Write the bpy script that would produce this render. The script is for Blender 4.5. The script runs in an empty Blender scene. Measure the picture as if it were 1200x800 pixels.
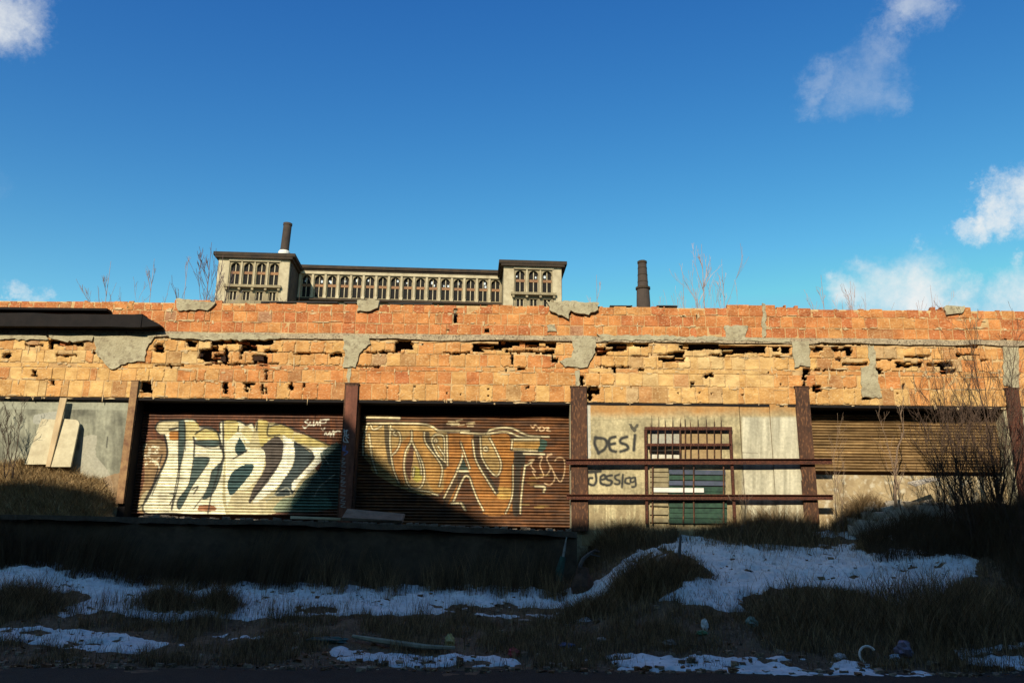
import bpy, math, random
import numpy as np
from mathutils import Vector, Matrix
R = math.radians
rnd = random.Random(7); rng = np.random.default_rng(7)
scene = bpy.context.scene
COL = scene.collection

# ------------------------------------------------------------------ camera
F = 1000.0; PITCH = 15.0; ROLL = 0.6; EYE = 1.6
p_, r_ = R(PITCH), R(ROLL)
_f = np.array([0, math.cos(p_), math.sin(p_)])
_r0 = np.array([1.0, 0, 0]); _u0 = np.array([0, -math.sin(p_), math.cos(p_)])
_r = _r0*math.cos(r_) + _u0*math.sin(r_); _u = -_r0*math.sin(r_) + _u0*math.cos(r_)
cam_d = bpy.data.cameras.new('camera'); cam = bpy.data.objects.new('camera', cam_d); COL.objects.link(cam)
cam_d.sensor_width = 36; cam_d.lens = 36*F/1200; cam_d.clip_start = .05; cam_d.clip_end = 5000
m = Matrix((( _r[0], _u[0], -_f[0], 0), (_r[1], _u[1], -_f[1], 0), (_r[2], _u[2], -_f[2], EYE), (0, 0, 0, 1)))
cam.matrix_world = m; scene.camera = cam

# ------------------------------------------------------------------ light, sky, exposure
AZ, EL = 18.0, 32.0            # the sun stands behind the camera to the left
SUN = Vector((-math.sin(R(AZ))*math.cos(R(EL)), -math.cos(R(AZ))*math.cos(R(EL)), math.sin(R(EL))))
sd = bpy.data.lights.new('sun', 'SUN'); sd.energy = 5.0; sd.angle = R(.5); sd.color = (1, .88, .70)
so = bpy.data.objects.new('sun', sd); COL.objects.link(so); so.rotation_euler = SUN.to_track_quat('Z', 'Y').to_euler()
scene.view_settings.view_transform = 'Standard'; scene.view_settings.look = 'None'
scene.view_settings.exposure = 0.25; scene.view_settings.gamma = 1

def ray(px, py):
    px = np.asarray(px, float); py = np.asarray(py, float)
    return _f*F + (px[..., None]-600)*_r + (400-py[..., None])*_u
def W(px, py, Y):              # a point seen in the photograph, at distance Y
    d = ray(np.array(px), np.array(py)); k = Y/d[1]
    return (float(d[0]*k), float(Y), float(d[2]*k+EYE))
def proj(X, Y, Z):             # world -> photograph coordinates, to sample painted lettering and the snow outline
    a = np.stack([X, Y, np.asarray(Z)-EYE], -1); dp = a@_f
    return 600+F*(a@_r)/dp, 400-F*(a@_u)/dp

world = bpy.data.worlds.new('World'); scene.world = world; world.use_nodes = True
def build_world():
    nt = world.node_tree; N = nt.nodes; L = nt.links; bg = N['Background']
    sk = N.new('ShaderNodeTexSky'); sk.sky_type = 'NISHITA'; sk.sun_disc = False
    sk.sun_elevation = R(EL); sk.sun_rotation = R(180+AZ); sk.altitude = 100
    sk.air_density = 1.0; sk.dust_density = .7; sk.ozone_density = 2.6
    tint = N.new('ShaderNodeMix'); tint.data_type = 'RGBA'; tint.blend_type = 'MULTIPLY'; tint.inputs[0].default_value = 1
    hs = N.new('ShaderNodeHueSaturation'); hs.inputs['Saturation'].default_value = 1.28; hs.inputs['Value'].default_value = 1.0
    L.new(sk.outputs[0], hs.inputs['Color'])
    L.new(hs.outputs[0], tint.inputs[6]); tint.inputs[7].default_value = (.66, .99, 1.0, 1)
    sep = N.new('ShaderNodeSeparateColor'); com = N.new('ShaderNodeCombineColor'); L.new(tint.outputs[2], sep.inputs[0]); K = .1368
    for i_, (g_, c_, mx_) in enumerate(((1.72, 12.1, .34), (1.62, 3.20, .62), (.97, 1.177, .80))):    # film-like response of the sky's colours
        a1 = N.new('ShaderNodeMath'); a1.operation = 'MULTIPLY'; a1.inputs[1].default_value = K; L.new(sep.outputs[i_], a1.inputs[0])
        a2 = N.new('ShaderNodeMath'); a2.operation = 'POWER'; a2.inputs[1].default_value = g_; L.new(a1.outputs[0], a2.inputs[0])
        a3 = N.new('ShaderNodeMath'); a3.operation = 'MULTIPLY'; a3.inputs[1].default_value = c_; L.new(a2.outputs[0], a3.inputs[0])
        a4 = N.new('ShaderNodeMath'); a4.operation = 'MINIMUM'; a4.inputs[1].default_value = mx_; L.new(a3.outputs[0], a4.inputs[0])
        a5 = N.new('ShaderNodeMath'); a5.operation = 'DIVIDE'; a5.inputs[1].default_value = K; L.new(a4.outputs[0], a5.inputs[0]); L.new(a5.outputs[0], com.inputs[i_])
    tc = N.new('ShaderNodeTexCoord')
    nz = N.new('ShaderNodeTexNoise'); nz.inputs['Scale'].default_value = 9; nz.inputs['Detail'].default_value = 7; nz.inputs['Roughness'].default_value = .72
    L.new(tc.outputs['Generated'], nz.inputs['Vector'])
    sub = N.new('ShaderNodeVectorMath'); sub.operation = 'SUBTRACT'; L.new(nz.outputs['Color'], sub.inputs[0]); sub.inputs[1].default_value = (.5, .5, .5)
    sc_ = N.new('ShaderNodeVectorMath'); sc_.operation = 'SCALE'; L.new(sub.outputs[0], sc_.inputs[0]); sc_.inputs['Scale'].default_value = .13
    add = N.new('ShaderNodeVectorMath'); add.operation = 'ADD'; L.new(tc.outputs['Generated'], add.inputs[0]); L.new(sc_.outputs[0], add.inputs[1])
    blobs = [(-8, 8, .036, .85), (18, 6, .026, .5), (-190, 10, .09, 1), (1015, 96, .034, .26), (1032, 64, .026, .26), (1050, 30, .022, .28), (1075, -4, .030, .5), (968, 102, .022, .24), (1036, 110, .020, .22),
             (1124, 260, .014, .85), (1146, 256, .018, .95), (1172, 248, .022, 1), (1200, 234, .026, 1), (1235, 222, .030, 1), (1030, 346, .040, 1), (994, 350, .028, .9),
             (1075, 352, .044, 1), (1120, 360, .034, .9), (1205, 343, .036, 1), (1068, 293, .012, .35), (1198, 303, .012, .55), (34, 354, .012, .5), (-30, 352, .022, .7), (1150, 215, .010, .4),
             (1470, 110, .10, 1), (1500, 260, .13, 1), (1420, 340, .09, .8), (-260, 180, .12, 1), (-420, 320, .14, 1), (300, -260, .10, .7), (1150, -220, .12, .8)]
    acc = None
    for (x, y, rad, dens) in blobs:
        d = ray(np.array(x), np.array(y)); d = d/np.linalg.norm(d)
        ds = N.new('ShaderNodeVectorMath'); ds.operation = 'DISTANCE'; L.new(add.outputs[0], ds.inputs[0]); ds.inputs[1].default_value = tuple(d)
        mr = N.new('ShaderNodeMapRange'); mr.interpolation_type = 'SMOOTHSTEP'; L.new(ds.outputs['Value'], mr.inputs['Value'])
        mr.inputs['From Min'].default_value = rad*1.35; mr.inputs['From Max'].default_value = rad*.15
        mr.inputs['To Min'].default_value = 0; mr.inputs['To Max'].default_value = dens
        if acc is None: acc = mr.outputs[0]
        else:
            mx = N.new('ShaderNodeMath'); mx.operation = 'MAXIMUM'; L.new(acc, mx.inputs[0]); L.new(mr.outputs[0], mx.inputs[1]); acc = mx.outputs[0]
    n2 = N.new('ShaderNodeTexNoise'); n2.inputs['Scale'].default_value = 16; n2.inputs['Detail'].default_value = 10; n2.inputs['Roughness'].default_value = .68; L.new(tc.outputs['Generated'], n2.inputs['Vector'])
    m2 = N.new('ShaderNodeMapRange'); L.new(n2.outputs[0], m2.inputs['Value']); m2.inputs['From Min'].default_value = .32; m2.inputs['From Max'].default_value = .62
    m2.inputs['To Min'].default_value = .4; m2.inputs['To Max'].default_value = 1
    mu = N.new('ShaderNodeMath'); mu.operation = 'MULTIPLY'; L.new(acc, mu.inputs[0]); L.new(m2.outputs[0], mu.inputs[1])
    mix = N.new('ShaderNodeMix'); mix.data_type = 'RGBA'; L.new(mu.outputs[0], mix.inputs[0]); L.new(com.outputs[0], mix.inputs[6])
    mix.inputs[7].default_value = (6.2, 6.4, 6.4, 1)
    L.new(mix.outputs[2], bg.inputs['Color']); bg.inputs['Strength'].default_value = .115
build_world()

# ------------------------------------------------------------------ materials
MATS = {}
def mat(name, c1, c2=None, scale=3.0, rough=.9, bump=.0, bscale=20., attr=None, metal=0, stretch=(1, 1, 1), spec=.25, lo=.35, hi=.65, c3=None, s3=.6, t3=(.52, .66)):
    if name in MATS: return MATS[name]
    M = bpy.data.materials.new(name); M.use_nodes = True; nt = M.node_tree; N = nt.nodes; L = nt.links
    B = N['Principled BSDF']; B.inputs['Roughness'].default_value = rough; B.inputs['Metallic'].default_value = metal
    B.inputs['Specular IOR Level'].default_value = spec
    tc = N.new('ShaderNodeTexCoord'); mp = N.new('ShaderNodeMapping'); mp.inputs['Scale'].default_value = stretch
    geo = N.new('ShaderNodeNewGeometry'); L.new(geo.outputs['Position'], mp.inputs['Vector'])
    nz = N.new('ShaderNodeTexNoise'); nz.inputs['Scale'].default_value = scale; nz.inputs['Detail'].default_value = 8; nz.inputs['Roughness'].default_value = .65
    L.new(mp.outputs[0], nz.inputs['Vector'])
    mr = N.new('ShaderNodeMapRange'); L.new(nz.outputs[0], mr.inputs['Value']); mr.inputs['From Min'].default_value = lo; mr.inputs['From Max'].default_value = hi
    mx = N.new('ShaderNodeMix'); mx.data_type = 'RGBA'; L.new(mr.outputs[0], mx.inputs[0])
    if attr:
        at = N.new('ShaderNodeAttribute'); at.attribute_name = attr; at.attribute_type = 'GEOMETRY'
        g = lambda c: (c[0], c[1], c[2], 1)
        m1 = N.new('ShaderNodeMix'); m1.data_type = 'RGBA'; m1.blend_type = 'MULTIPLY'; m1.inputs[0].default_value = 1
        mx.inputs[6].default_value = g(c1); mx.inputs[7].default_value = g(c2)
        L.new(at.outputs['Color'], m1.inputs[6]); L.new(mx.outputs[2], m1.inputs[7]); out = m1.outputs[2]
    else:
        c2 = c2 or tuple(x*.7 for x in c1)
        mx.inputs[6].default_value = (*c1, 1); mx.inputs[7].default_value = (*c2, 1); out = mx.outputs[2]
    if c3:
        n3 = N.new('ShaderNodeTexNoise'); n3.inputs['Scale'].default_value = scale*s3*4; n3.inputs['Detail'].default_value = 5; L.new(mp.outputs[0], n3.inputs['Vector'])
        r3 = N.new('ShaderNodeMapRange'); L.new(n3.outputs[0], r3.inputs['Value']); r3.inputs['From Min'].default_value = t3[0]; r3.inputs['From Max'].default_value = t3[1]
        m3 = N.new('ShaderNodeMix'); m3.data_type = 'RGBA'; L.new(r3.outputs[0], m3.inputs[0]); L.new(out, m3.inputs[6]); m3.inputs[7].default_value = (*c3, 1); out = m3.outputs[2]
    L.new(out, B.inputs['Base Color'])
    if bump > 0:
        nb = N.new('ShaderNodeTexNoise'); nb.inputs['Scale'].default_value = bscale; nb.inputs['Detail'].default_value = 6; L.new(mp.outputs[0], nb.inputs['Vector'])
        bp = N.new('ShaderNodeBump'); bp.inputs['Strength'].default_value = bump; bp.inputs['Distance'].default_value = .02
        L.new(nb.outputs[0], bp.inputs['Height']); L.new(bp.outputs[0], B.inputs['Normal'])
    MATS[name] = M; return M

M_tile = mat('clay_tile', (.66, .57, .48), (1.14, 1.14, 1.08), scale=3.2, attr='tint', bump=.6, bscale=30, rough=.85, c3=(.66, .50, .27), s3=2.0, t3=(.54, .80), stretch=(.8, 1, 1.5))
M_mortar = mat('mortar', (.60, .42, .20), (.40, .24, .10), scale=6, bump=.6, bscale=40)
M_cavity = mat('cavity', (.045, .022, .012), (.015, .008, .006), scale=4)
M_cement = mat('cement', (.44, .40, .26), (.33, .29, .18), scale=3, bump=.9, bscale=25, c3=(.26, .22, .14), s3=.8)
M_band = mat('band_concrete', (.46, .38, .24), (.28, .22, .14), scale=5, bump=1, bscale=22, c3=(.12, .09, .06), s3=1.2)
M_rust = mat('rust_steel', (.095, .046, .026), (.042, .024, .017), scale=5, bump=.4, bscale=30, c3=(.18, .085, .04), s3=1.3, stretch=(1, 1, .35))
M_rustred = mat('rust_red', (.095, .030, .018), (.042, .018, .013), scale=7, bump=.5, bscale=40, c3=(.16, .07, .035), s3=1.4)
M_dark = mat('dark_steel', (.008, .007, .007), (.014, .011, .010), scale=4)
M_paint = mat('painted_surface', (.82, .82, .82), (1.12, 1.12, 1.12), scale=14, attr='paint', bump=.3, bscale=60, rough=.75)
M_paintm = mat('painted_metal', (.80, .76, .72), (1.15, 1.15, 1.15), scale=9, attr='paint', rough=.6, spec=.3, stretch=(1, 1, 2.5))
M_conc = mat('dark_concrete', (.095, .070, .046), (.05, .037, .025), scale=2, bump=.8, bscale=14, c3=(.12, .09, .06), s3=.8, t3=(.5, .9))
M_slab = mat('pale_concrete', (.22, .18, .14), (.13, .11, .085), scale=5, bump=.6)
M_ground = mat('ground_soil', (.15, .105, .062), (.07, .05, .032), scale=2.4, bump=1, bscale=16, c3=(.19, .14, .09), s3=2)
M_asphalt = mat('asphalt', (.030, .028, .021), (.018, .017, .013), scale=3, bump=1, bscale=60, c3=(.10, .09, .075), s3=9)
M_snow = mat('snow', (.70, .77, .78), (.50, .57, .58), scale=2.2, bump=1, bscale=10, rough=.7, c3=(.36, .40, .40), s3=1.6, t3=(.5, .85))
M_grass = mat('dry_grass', (.8, .8, .8), (1.2, 1.2, 1.2), scale=4, attr='tint')
M_heap = mat('straw_heap', (.34, .22, .10), (.17, .11, .05), scale=5, bump=1, bscale=18, c3=(.10, .065, .03), s3=1.5)
M_rubble = mat('rubble', (.50, .46, .38), (.30, .25, .18), scale=4, bump=.8)
M_bark = mat('dark_bark', (.10, .062, .040), (.05, .034, .025), scale=8)
M_palebark = mat('pale_bark', (.27, .19, .12), (.15, .10, .07), scale=8)
M_farbark = mat('grey_pink_bark', (.40, .31, .30), (.26, .20, .19), scale=2)
M_stone = mat('grey_limestone', (.34, .28, .16), (.20, .16, .095), scale=.5, bump=.3, bscale=3, c3=(.20, .17, .11), s3=1.2)
M_palest = mat('pale_stone', (.52, .45, .29), (.35, .29, .18), scale=.6)
M_cornice = mat('cornice_metal', (.060, .040, .024), (.030, .024, .018), scale=.6)
M_glassd = mat('dark_glass', (.006, .006, .006), (.014, .011, .009), scale=.8, rough=.7, spec=.15)
M_spandrel = mat('brown_spandrel', (.32, .17, .08), (.20, .11, .06), scale=.8)
M_stack = mat('stack_brick', (.075, .055, .042), (.045, .035, .03), scale=.6)
M_white = mat('white_paint', (.78, .76, .68), (.62, .6, .52), scale=8)
M_board = mat('cream_board', (.60, .54, .35), (.44, .38, .24), scale=5, bump=.2)
M_green = mat('green_paint', (.035, .085, .050), (.018, .042, .030), scale=10, rough=.6)
M_purple = mat('faded_blue_paint', (.075, .085, .13), (.05, .07, .09), scale=10, rough=.6)
M_roof = mat('roof_tar', (.05, .045, .04), (.03, .028, .026), scale=1)
M_oldbrick = mat('brown_brick', (.16, .085, .06), (.10, .06, .045), scale=1.5, bump=.4)

# ------------------------------------------------------------------ builders
ORG = {}
def mk(name, V, Fc, material, parent=None, attr=None, smooth=False, label=None, cat=None, group=None, kind=None, origin=None):
    V = np.asarray(V, dtype=np.float64).reshape(-1, 3)
    me = bpy.data.meshes.new(name)
    if origin is None: origin = np.array([V[:, 0].mean(), V[:, 1].mean(), V[:, 2].min()])
    origin = np.array(origin, float); Vl = V-origin
    if isinstance(Fc, np.ndarray):
        n, k = Fc.shape
        me.vertices.add(len(Vl)); me.vertices.foreach_set('co', Vl.ravel().astype(np.float32))
        me.loops.add(n*k); me.loops.foreach_set('vertex_index', Fc.ravel().astype(np.int32))
        me.polygons.add(n); me.polygons.foreach_set('loop_start', np.arange(0, n*k, k, dtype=np.int32))
        try: me.polygons.foreach_set('loop_total', np.full(n, k, dtype=np.int32))
        except Exception: pass
        me.update(calc_edges=True); me.validate()
    else:
        me.from_pydata([tuple(v) for v in Vl], [], Fc); me.update()
    if attr:
        a = me.attributes.new(attr[0], 'FLOAT_COLOR', 'POINT'); c = np.ones((len(V), 4), np.float32); c[:, :3] = attr[1]
        a.data.foreach_set('color', c.ravel())
    if smooth: me.polygons.foreach_set('use_smooth', [True]*len(me.polygons))
    me.materials.append(material)
    o = bpy.data.objects.new(name, me); COL.objects.link(o)
    if parent is not None: o.parent = parent; o.location = tuple(origin-ORG[parent.name])
    else: o.location = tuple(origin)
    ORG[o.name] = origin; tag(o, label, cat, group, kind); return o
def tag(o, label=None, cat=None, group=None, kind=None):
    for k, v in (('label', label), ('category', cat), ('group', group), ('kind', kind)):
        if v: o[k] = v
    return o
def empty(name, loc, label, cat, group=None, kind=None):
    o = bpy.data.objects.new(name, None); COL.objects.link(o); o.location = loc; ORG[o.name] = np.array(loc, float); return tag(o, label, cat, group, kind)
class MB:
    def __init__(s): s.v = []; s.f = []; s.c = []
    def add(s, V, Fc, col=None):
        b = len(s.v); s.v += [tuple(x) for x in V]; s.f += [tuple(i+b for i in f) for f in Fc]
        if col is not None: s.c += [tuple(col)]*len(V)
    def box(s, x0, x1, y0, y1, z0, z1, col=None, jit=0):
        V = [(x, y, z) for z in (z0, z1) for y in (y0, y1) for x in (x0, x1)]
        if jit: V = [tuple(a+rnd.uniform(-jit, jit) for a in v) for v in V]
        s.add(V, [(0, 1, 5, 4), (3, 2, 6, 7), (2, 0, 4, 6), (1, 3, 7, 5), (4, 5, 7, 6), (2, 3, 1, 0)], col)
    def prism(s, pts, y0, y1, col=None):        # polygon in (x, z), extruded in y
        n = len(pts)
        a = sum(pts[i][0]*pts[(i+1) % n][1]-pts[(i+1) % n][0]*pts[i][1] for i in range(n))
        if a < 0: pts = pts[::-1]
        V = [(x, y0, z) for x, z in pts]+[(x, y1, z) for x, z in pts]
        s.add(V, [tuple(range(n)), tuple(range(2*n-1, n-1, -1))]+[(i, i+n, (i+1) % n+n, (i+1) % n) for i in range(n)], col)
    def bar(s, a, b, w, h=None, col=None, up=(0, 0, 1)):
        a = Vector(a); b = Vector(b); d = (b-a).normalized(); h = h or w
        u = Vector(up)
        if abs(d.dot(u)) > .95: u = Vector((0, 1, 0))
        sx = d.cross(u).normalized()*w/2; sz = sx.cross(d).normalized()*h/2
        V = [p+i*sx+j*sz for p in (a, b) for i, j in ((-1, -1), (1, -1), (1, 1), (-1, 1))]
        s.add(V, [(3, 2, 1, 0), (4, 5, 6, 7), (0, 1, 5, 4), (1, 2, 6, 5), (2, 3, 7, 6), (3, 0, 4, 7)], col)
    def tube(s, P, rad, n=5, col=None):
        P = [Vector(p) for p in P]; V = []; Fc = []
        for i, p in enumerate(P):
            d = (P[min(i+1, len(P)-1)]-P[max(i-1, 0)]).normalized()
            u = d.cross(Vector((.13, .97, .2))).normalized(); w = d.cross(u)
            for k in range(n):
                t = 2*math.pi*k/n; V.append(p+(u*math.cos(t)+w*math.sin(t))*rad[i])
        for i in range(len(P)-1):
            for k in range(n): Fc.append((i*n+k, i*n+(k+1) % n, (i+1)*n+(k+1) % n, (i+1)*n+k))
        Fc.append(tuple(range(n))[::-1]); Fc.append(tuple((len(P)-1)*n+k for k in range(n)))
        s.add(V, Fc, col)
    def lathe(s, cx, cy, prof, n=20, col=None):
        V = [(cx+r*math.cos(2*math.pi*k/n), cy+r*math.sin(2*math.pi*k/n), z) for r, z in prof for k in range(n)]
        Fc = [(i*n+k, i*n+(k+1) % n, (i+1)*n+(k+1) % n, (i+1)*n+k) for i in range(len(prof)-1) for k in range(n)]
        Fc += [tuple(range(n))[::-1], tuple((len(prof)-1)*n+k for k in range(n))]
        s.add(V, Fc, col)
    def build(s, name, material, parent=None, attrname='tint', **kw):
        at = (attrname, np.array(s.c)) if s.c else None
        return mk(name, s.v, s.f, material, parent, attr=at, **kw)

# value noise
_T = rng.random((256, 256))
def vnoise(x, y):
    xi = np.floor(x).astype(int); yi = np.floor(y).astype(int); fx = x-xi; fy = y-yi
    fx = fx*fx*(3-2*fx); fy = fy*fy*(3-2*fy); g = lambda a, b: _T[a % 256, b % 256]
    return (g(xi, yi)*(1-fx)+g(xi+1, yi)*fx)*(1-fy)+(g(xi, yi+1)*(1-fx)+g(xi+1, yi+1)*fx)*fy
def fbm(x, y, o=4):
    x = np.asarray(x, float); y = np.asarray(y, float); a = .5; t = 0; s = 0
    for i in range(o): t = t+a*vnoise(x+17*i, y+31*i); s += a; x = x*2.03; y = y*2.03; a *= .55
    return t/s
def inpoly(x, y, P):
    r = np.zeros(np.shape(x), bool); n = len(P)
    for i in range(n):
        x0, y0 = P[i]; x1, y1 = P[(i+1) % n]
        if y0 == y1: continue
        r ^= ((y0 > y) != (y1 > y)) & (x < (x1-x0)*(y-y0)/(y1-y0)+x0)
    return r
def smooth_line(P, k=6):
    P = [np.array(p, float) for p in P]
    if len(P) < 3: return P
    Q = [P[0]]+P+[P[-1]]; out = []
    for i in range(1, len(Q)-2):
        a, b, c, d = Q[i-1:i+3]
        for j in range(k):
            t = j/k; out.append(.5*((2*b)+(-a+c)*t+(2*a-5*b+4*c-d)*t*t+(-a+3*b-3*c+d)*t**3))
    out.append(P[-1]); return out
class Canvas:                      # paint laid on a surface: colour only
    def __init__(s, x0, y0, x1, y1, res=3):
        s.x0, s.y0, s.res = x0, y0, res; s.w = int((x1-x0)*res); s.h = int((y1-y0)*res)
        yy, xx = np.mgrid[0:s.h, 0:s.w]; s.X = x0+(xx+.5)/res; s.Y = y0+(yy+.5)/res; s.a = np.zeros((s.h, s.w, 3))
        s.tf = (0, 0, 1)
    def T(s, P): ox, oy, k = s.tf; return [(ox+x/k, oy+y/k) for x, y in P]
    def poly(s, P, c, al=1, sm=True):
        P = s.T(P)
        if sm: P = [tuple(q) for q in smooth_line(P+[P[0]], 4)]
        q = s.win(P, 2); wx = (fbm(s.X[q]*.5, s.Y[q]*.5, 2)-.5)*1.5
        mk_ = inpoly(s.X[q]+wx, s.Y[q], P)*al
        s.a[q] += (np.array(c)-s.a[q])*mk_[..., None]
    def win(s, P, m):
        xs_ = [p[0] for p in P]; ys_ = [p[1] for p in P]; f = lambda v, o, n: int(min(max((v-o)*s.res, 0), n))
        return (slice(f(min(ys_)-m, s.y0, s.h), f(max(ys_)+m, s.y0, s.h)+1), slice(f(min(xs_)-m, s.x0, s.w), f(max(xs_)+m, s.x0, s.w)+1))
    def line(s, P, w, c, al=1, soft=.4, sm=True):
        P = s.T(P); P = smooth_line(P) if sm else [np.array(p) for p in P]
        q = s.win(P, w+soft+1); X_, Y_ = s.X[q], s.Y[q]; D = np.full(X_.shape, 1e9)
        for a, b in zip(P[:-1], P[1:]):
            d = b-a; L2 = max(float(d@d), 1e-9); t = np.clip(((X_-a[0])*d[0]+(Y_-a[1])*d[1])/L2, 0, 1)
            D = np.minimum(D, np.hypot(X_-a[0]-t*d[0], Y_-a[1]-t*d[1]))
        k = np.clip((w/2+soft-D)/(soft*2), 0, 1)*al
        s.a[q] += (np.array(c)-s.a[q])*k[..., None]
    def sample(s, px, py):
        i = np.clip(((py-s.y0)*s.res).astype(int), 0, s.h-1); j = np.clip(((px-s.x0)*s.res).astype(int), 0, s.w-1)
        return s.a[i, j]
def grid_faces(nr, nc):
    i = np.arange(nr-1)[:, None]*nc+np.arange(nc-1)[None, :]
    return np.stack([i, i+nc, i+nc+1, i+1], -1).reshape(-1, 4)

WY = 20.0                          # the warehouse front
def Zc(py, Y=WY): return W(600, py, Y)[2]
def Xc(px, Y=WY, py=540): return W(px, py, Y)[0]
def zat(px, py, Y=WY): return W(px, py, Y)[2]

# ================================================================== GROUND
gYs = [-400, -40, 13.4, 14.7, 15.5, 16.2, 17, 18, 18.9, 19.3, 20, 21, 60, 900]
gp = {  # x : heights at gYs
    -14: [0, 0, 0, .05, .25, .48, 1.0, 1.45, 1.85, 1.9, 1.9, 1.9, 0, 0],
    -10.5: [0, 0, 0, .05, .25, .45, .80, 1.25, 1.62, 1.65, 1.7, 1.7, 0, 0],
    -7: [0, 0, 0, .04, .22, .42, .64, 1.0, 1.32, 1.33, 1.35, 1.35, 0, 0],
    1.0: [0, 0, 0, .04, .24, .42, .62, .92, 1.22, 1.25, 1.3, 1.3, 0, 0],
    2.3: [0, 0, 0, .06, .34, .62, .95, 1.4, 1.75, 1.9, 2.2, 2.2, 0, 0],
    3.6: [0, 0, 0, .06, .36, .72, 1.15, 1.7, 2.08, 2.2, 2.45, 2.4, 0, 0],
    7.2: [0, 0, 0, .06, .36, .75, 1.2, 1.72, 2.1, 2.25, 2.55, 2.5, 0, 0],
    8.4: [0, 0, 0, .06, .36, .75, 1.2, 1.75, 2.3, 2.6, 3.15, 2.8, 0, 0],
    14: [0, 0, 0, .08, .40, .85, 1.45, 2.1, 2.6, 2.85, 3.2, 2.8, 0, 0]}
gXk = sorted(gp); gT = np.array([gp[k] for k in gXk])
def gz(X, Y, noise=True):
    X = np.asarray(X, float); Y = np.asarray(Y, float)
    cols = np.stack([np.interp(Y, gYs, gT[i]) for i in range(len(gXk))], 0)
    xf = np.interp(X, gXk, np.arange(len(gXk))); i0 = np.clip(np.floor(xf).astype(int), 0, len(gXk)-2); t = xf-i0
    t = t*t*(3-2*t)
    z = np.take_along_axis(cols, i0[None], 0)[0]*(1-t)+np.take_along_axis(cols, (i0+1)[None], 0)[0]*t
    far = np.clip((np.abs(X)-17)/25, 0, 1); z = z*(1-far)
    if noise:
        amp = np.clip((Y-14.2)/1.5, 0.05, 1)*np.clip((40-Y)/10, 0, 1)
        z = z+((fbm(X*.9+50, Y*.9+50, 3)-.5)*.26+(fbm(X*4+9, Y*4+9, 3)-.5)*.11)*amp
    return z
def gz1(x, y): return float(gz(np.array([x]), np.array([y]))[0])
def ground_at(px, py):             # first ground point seen at this place
    d = ray(np.array(float(px)), np.array(float(py)))
    Y = np.linspace(12, 20, 900); X = d[0]/d[1]*Y; Zr = EYE+d[2]/d[1]*Y; Zg = gz(X, Y)
    k = np.argmax(Zg >= Zr); return (X[k], Y[k], Zg[k]) if Zg[k] >= Zr[k] else (X[-1], 19.9, Zg[-1])
def sheet(xs, ys, zf):
    XX, YY = np.meshgrid(xs, ys); ZZ = zf(XX, YY)
    return np.stack([XX, YY, ZZ], -1).reshape(-1, 3), grid_faces(len(ys), len(xs))[:, ::-1], XX, YY, ZZ
cx = np.array([900, 500, 250, 120, 60, 40, 28, 20, 17])
xs = np.r_[-cx, np.linspace(-15.5, 15.5, 450), cx[::-1]]
ys = np.r_[[-400, -150, -60, -30, -15, -5, 2, 6, 9, 11, 12], np.linspace(13, 20.9, 190), [22, 25, 30, 40, 60, 120, 260, 500, 900]]
V, Fq, *_ = sheet(xs, ys, gz)
mk('ground', V, Fq[:, ::-1] if False else Fq, M_ground, smooth=True, kind='structure', origin=(0, 0, 0))
# road
def edge(x): return 14.62+.25*(fbm(x*.5, x*0, 3)-.5)*2+.15*(fbm(x*3, x*0+5, 2)-.5)
rx = np.linspace(-60, 60, 900); rr = np.linspace(0, 1, 14)
RX, RT = np.meshgrid(rx, rr); RY = 4.0+(edge(RX)-4.0)*RT
V = np.stack([RX, RY, gz(RX, RY)+.006], -1).reshape(-1, 3)
mk('road', V, grid_faces(14, 900)[:, ::-1], M_asphalt, smooth=True, kind='structure', origin=(0, 0, 0))

# snow: where the photograph shows it, as a sheet with real thickness
SNOW = [
 ([(-90,652),(0,655),(50,656),(110,664),(150,672),(200,680),(300,684),(430,686),(560,688),(660,692),(700,680),(718,664),(735,655),(752,646),(770,642),(785,652),(765,668),(735,690),(700,702),(660,711),(560,716),(480,722),(400,720),(330,722),(280,727),(240,722),(200,730),(170,725),(120,715),(70,722),(60,700),(0,690),(-90,690)], .85),
 ([(775,642),(800,628),(870,636),(930,640),(1000,640),(1060,643),(1130,652),(1152,658),(1145,672),(1105,694),(1110,703),(1050,712),(1000,692),(960,686),(900,690),(880,715),(850,714),(800,706),(765,703),(790,690),(835,672),(815,655)], .56),
 ([(945,622),(1050,625),(1052,634),(940,630)], .50),
 ([(-60,733),(80,735),(150,745),(220,757),(160,766),(60,757),(-60,745)], .42),
 ([(380,758),(450,766),(590,767),(612,777),(500,782),(400,774)], .44),
 ([(705,768),(900,769),(1010,777),(1120,794),(1000,802),(900,790),(720,783)], .37),
 ([(1110,760),(1210,756),(1260,770),(1210,787),(1130,776)], .42),
 ([(255,742),(330,746),(330,752),(250,750)], .22), ([(620,770),(700,772),(690,779),(600,776)], .20),
 ([(0,770),(130,776),(300,772),(300,780),(0,780)], .12), ([(560,702),(700,716),(690,735),(560,724)], .22)]
HOLES = [(28,707,48,17),(198,706,28,11),(365,714,30,5),(690,716,30,10),(785,665,45,20),(560,712,60,6),(910,705,40,12),(80,700,30,7),(1022,640,26,8)]
sx = np.linspace(-13.6, 13.6, 900); sy = np.linspace(14.3, 20.0, 300)
SX, SY = np.meshgrid(sx, sy); SZ = gz(SX, SY); PX, PY = proj(SX, SY, SZ)
n1 = (fbm(SX*2.2, SY*2.2, 4)-.5); n2 = (fbm(SX*7+40, SY*7+3, 3)-.5); n3 = fbm(SX*1.6+11, SY*5+2, 4)*.8+fbm(SX*9, SY*16, 3)*.2
msk = np.zeros(SX.shape)
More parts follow.
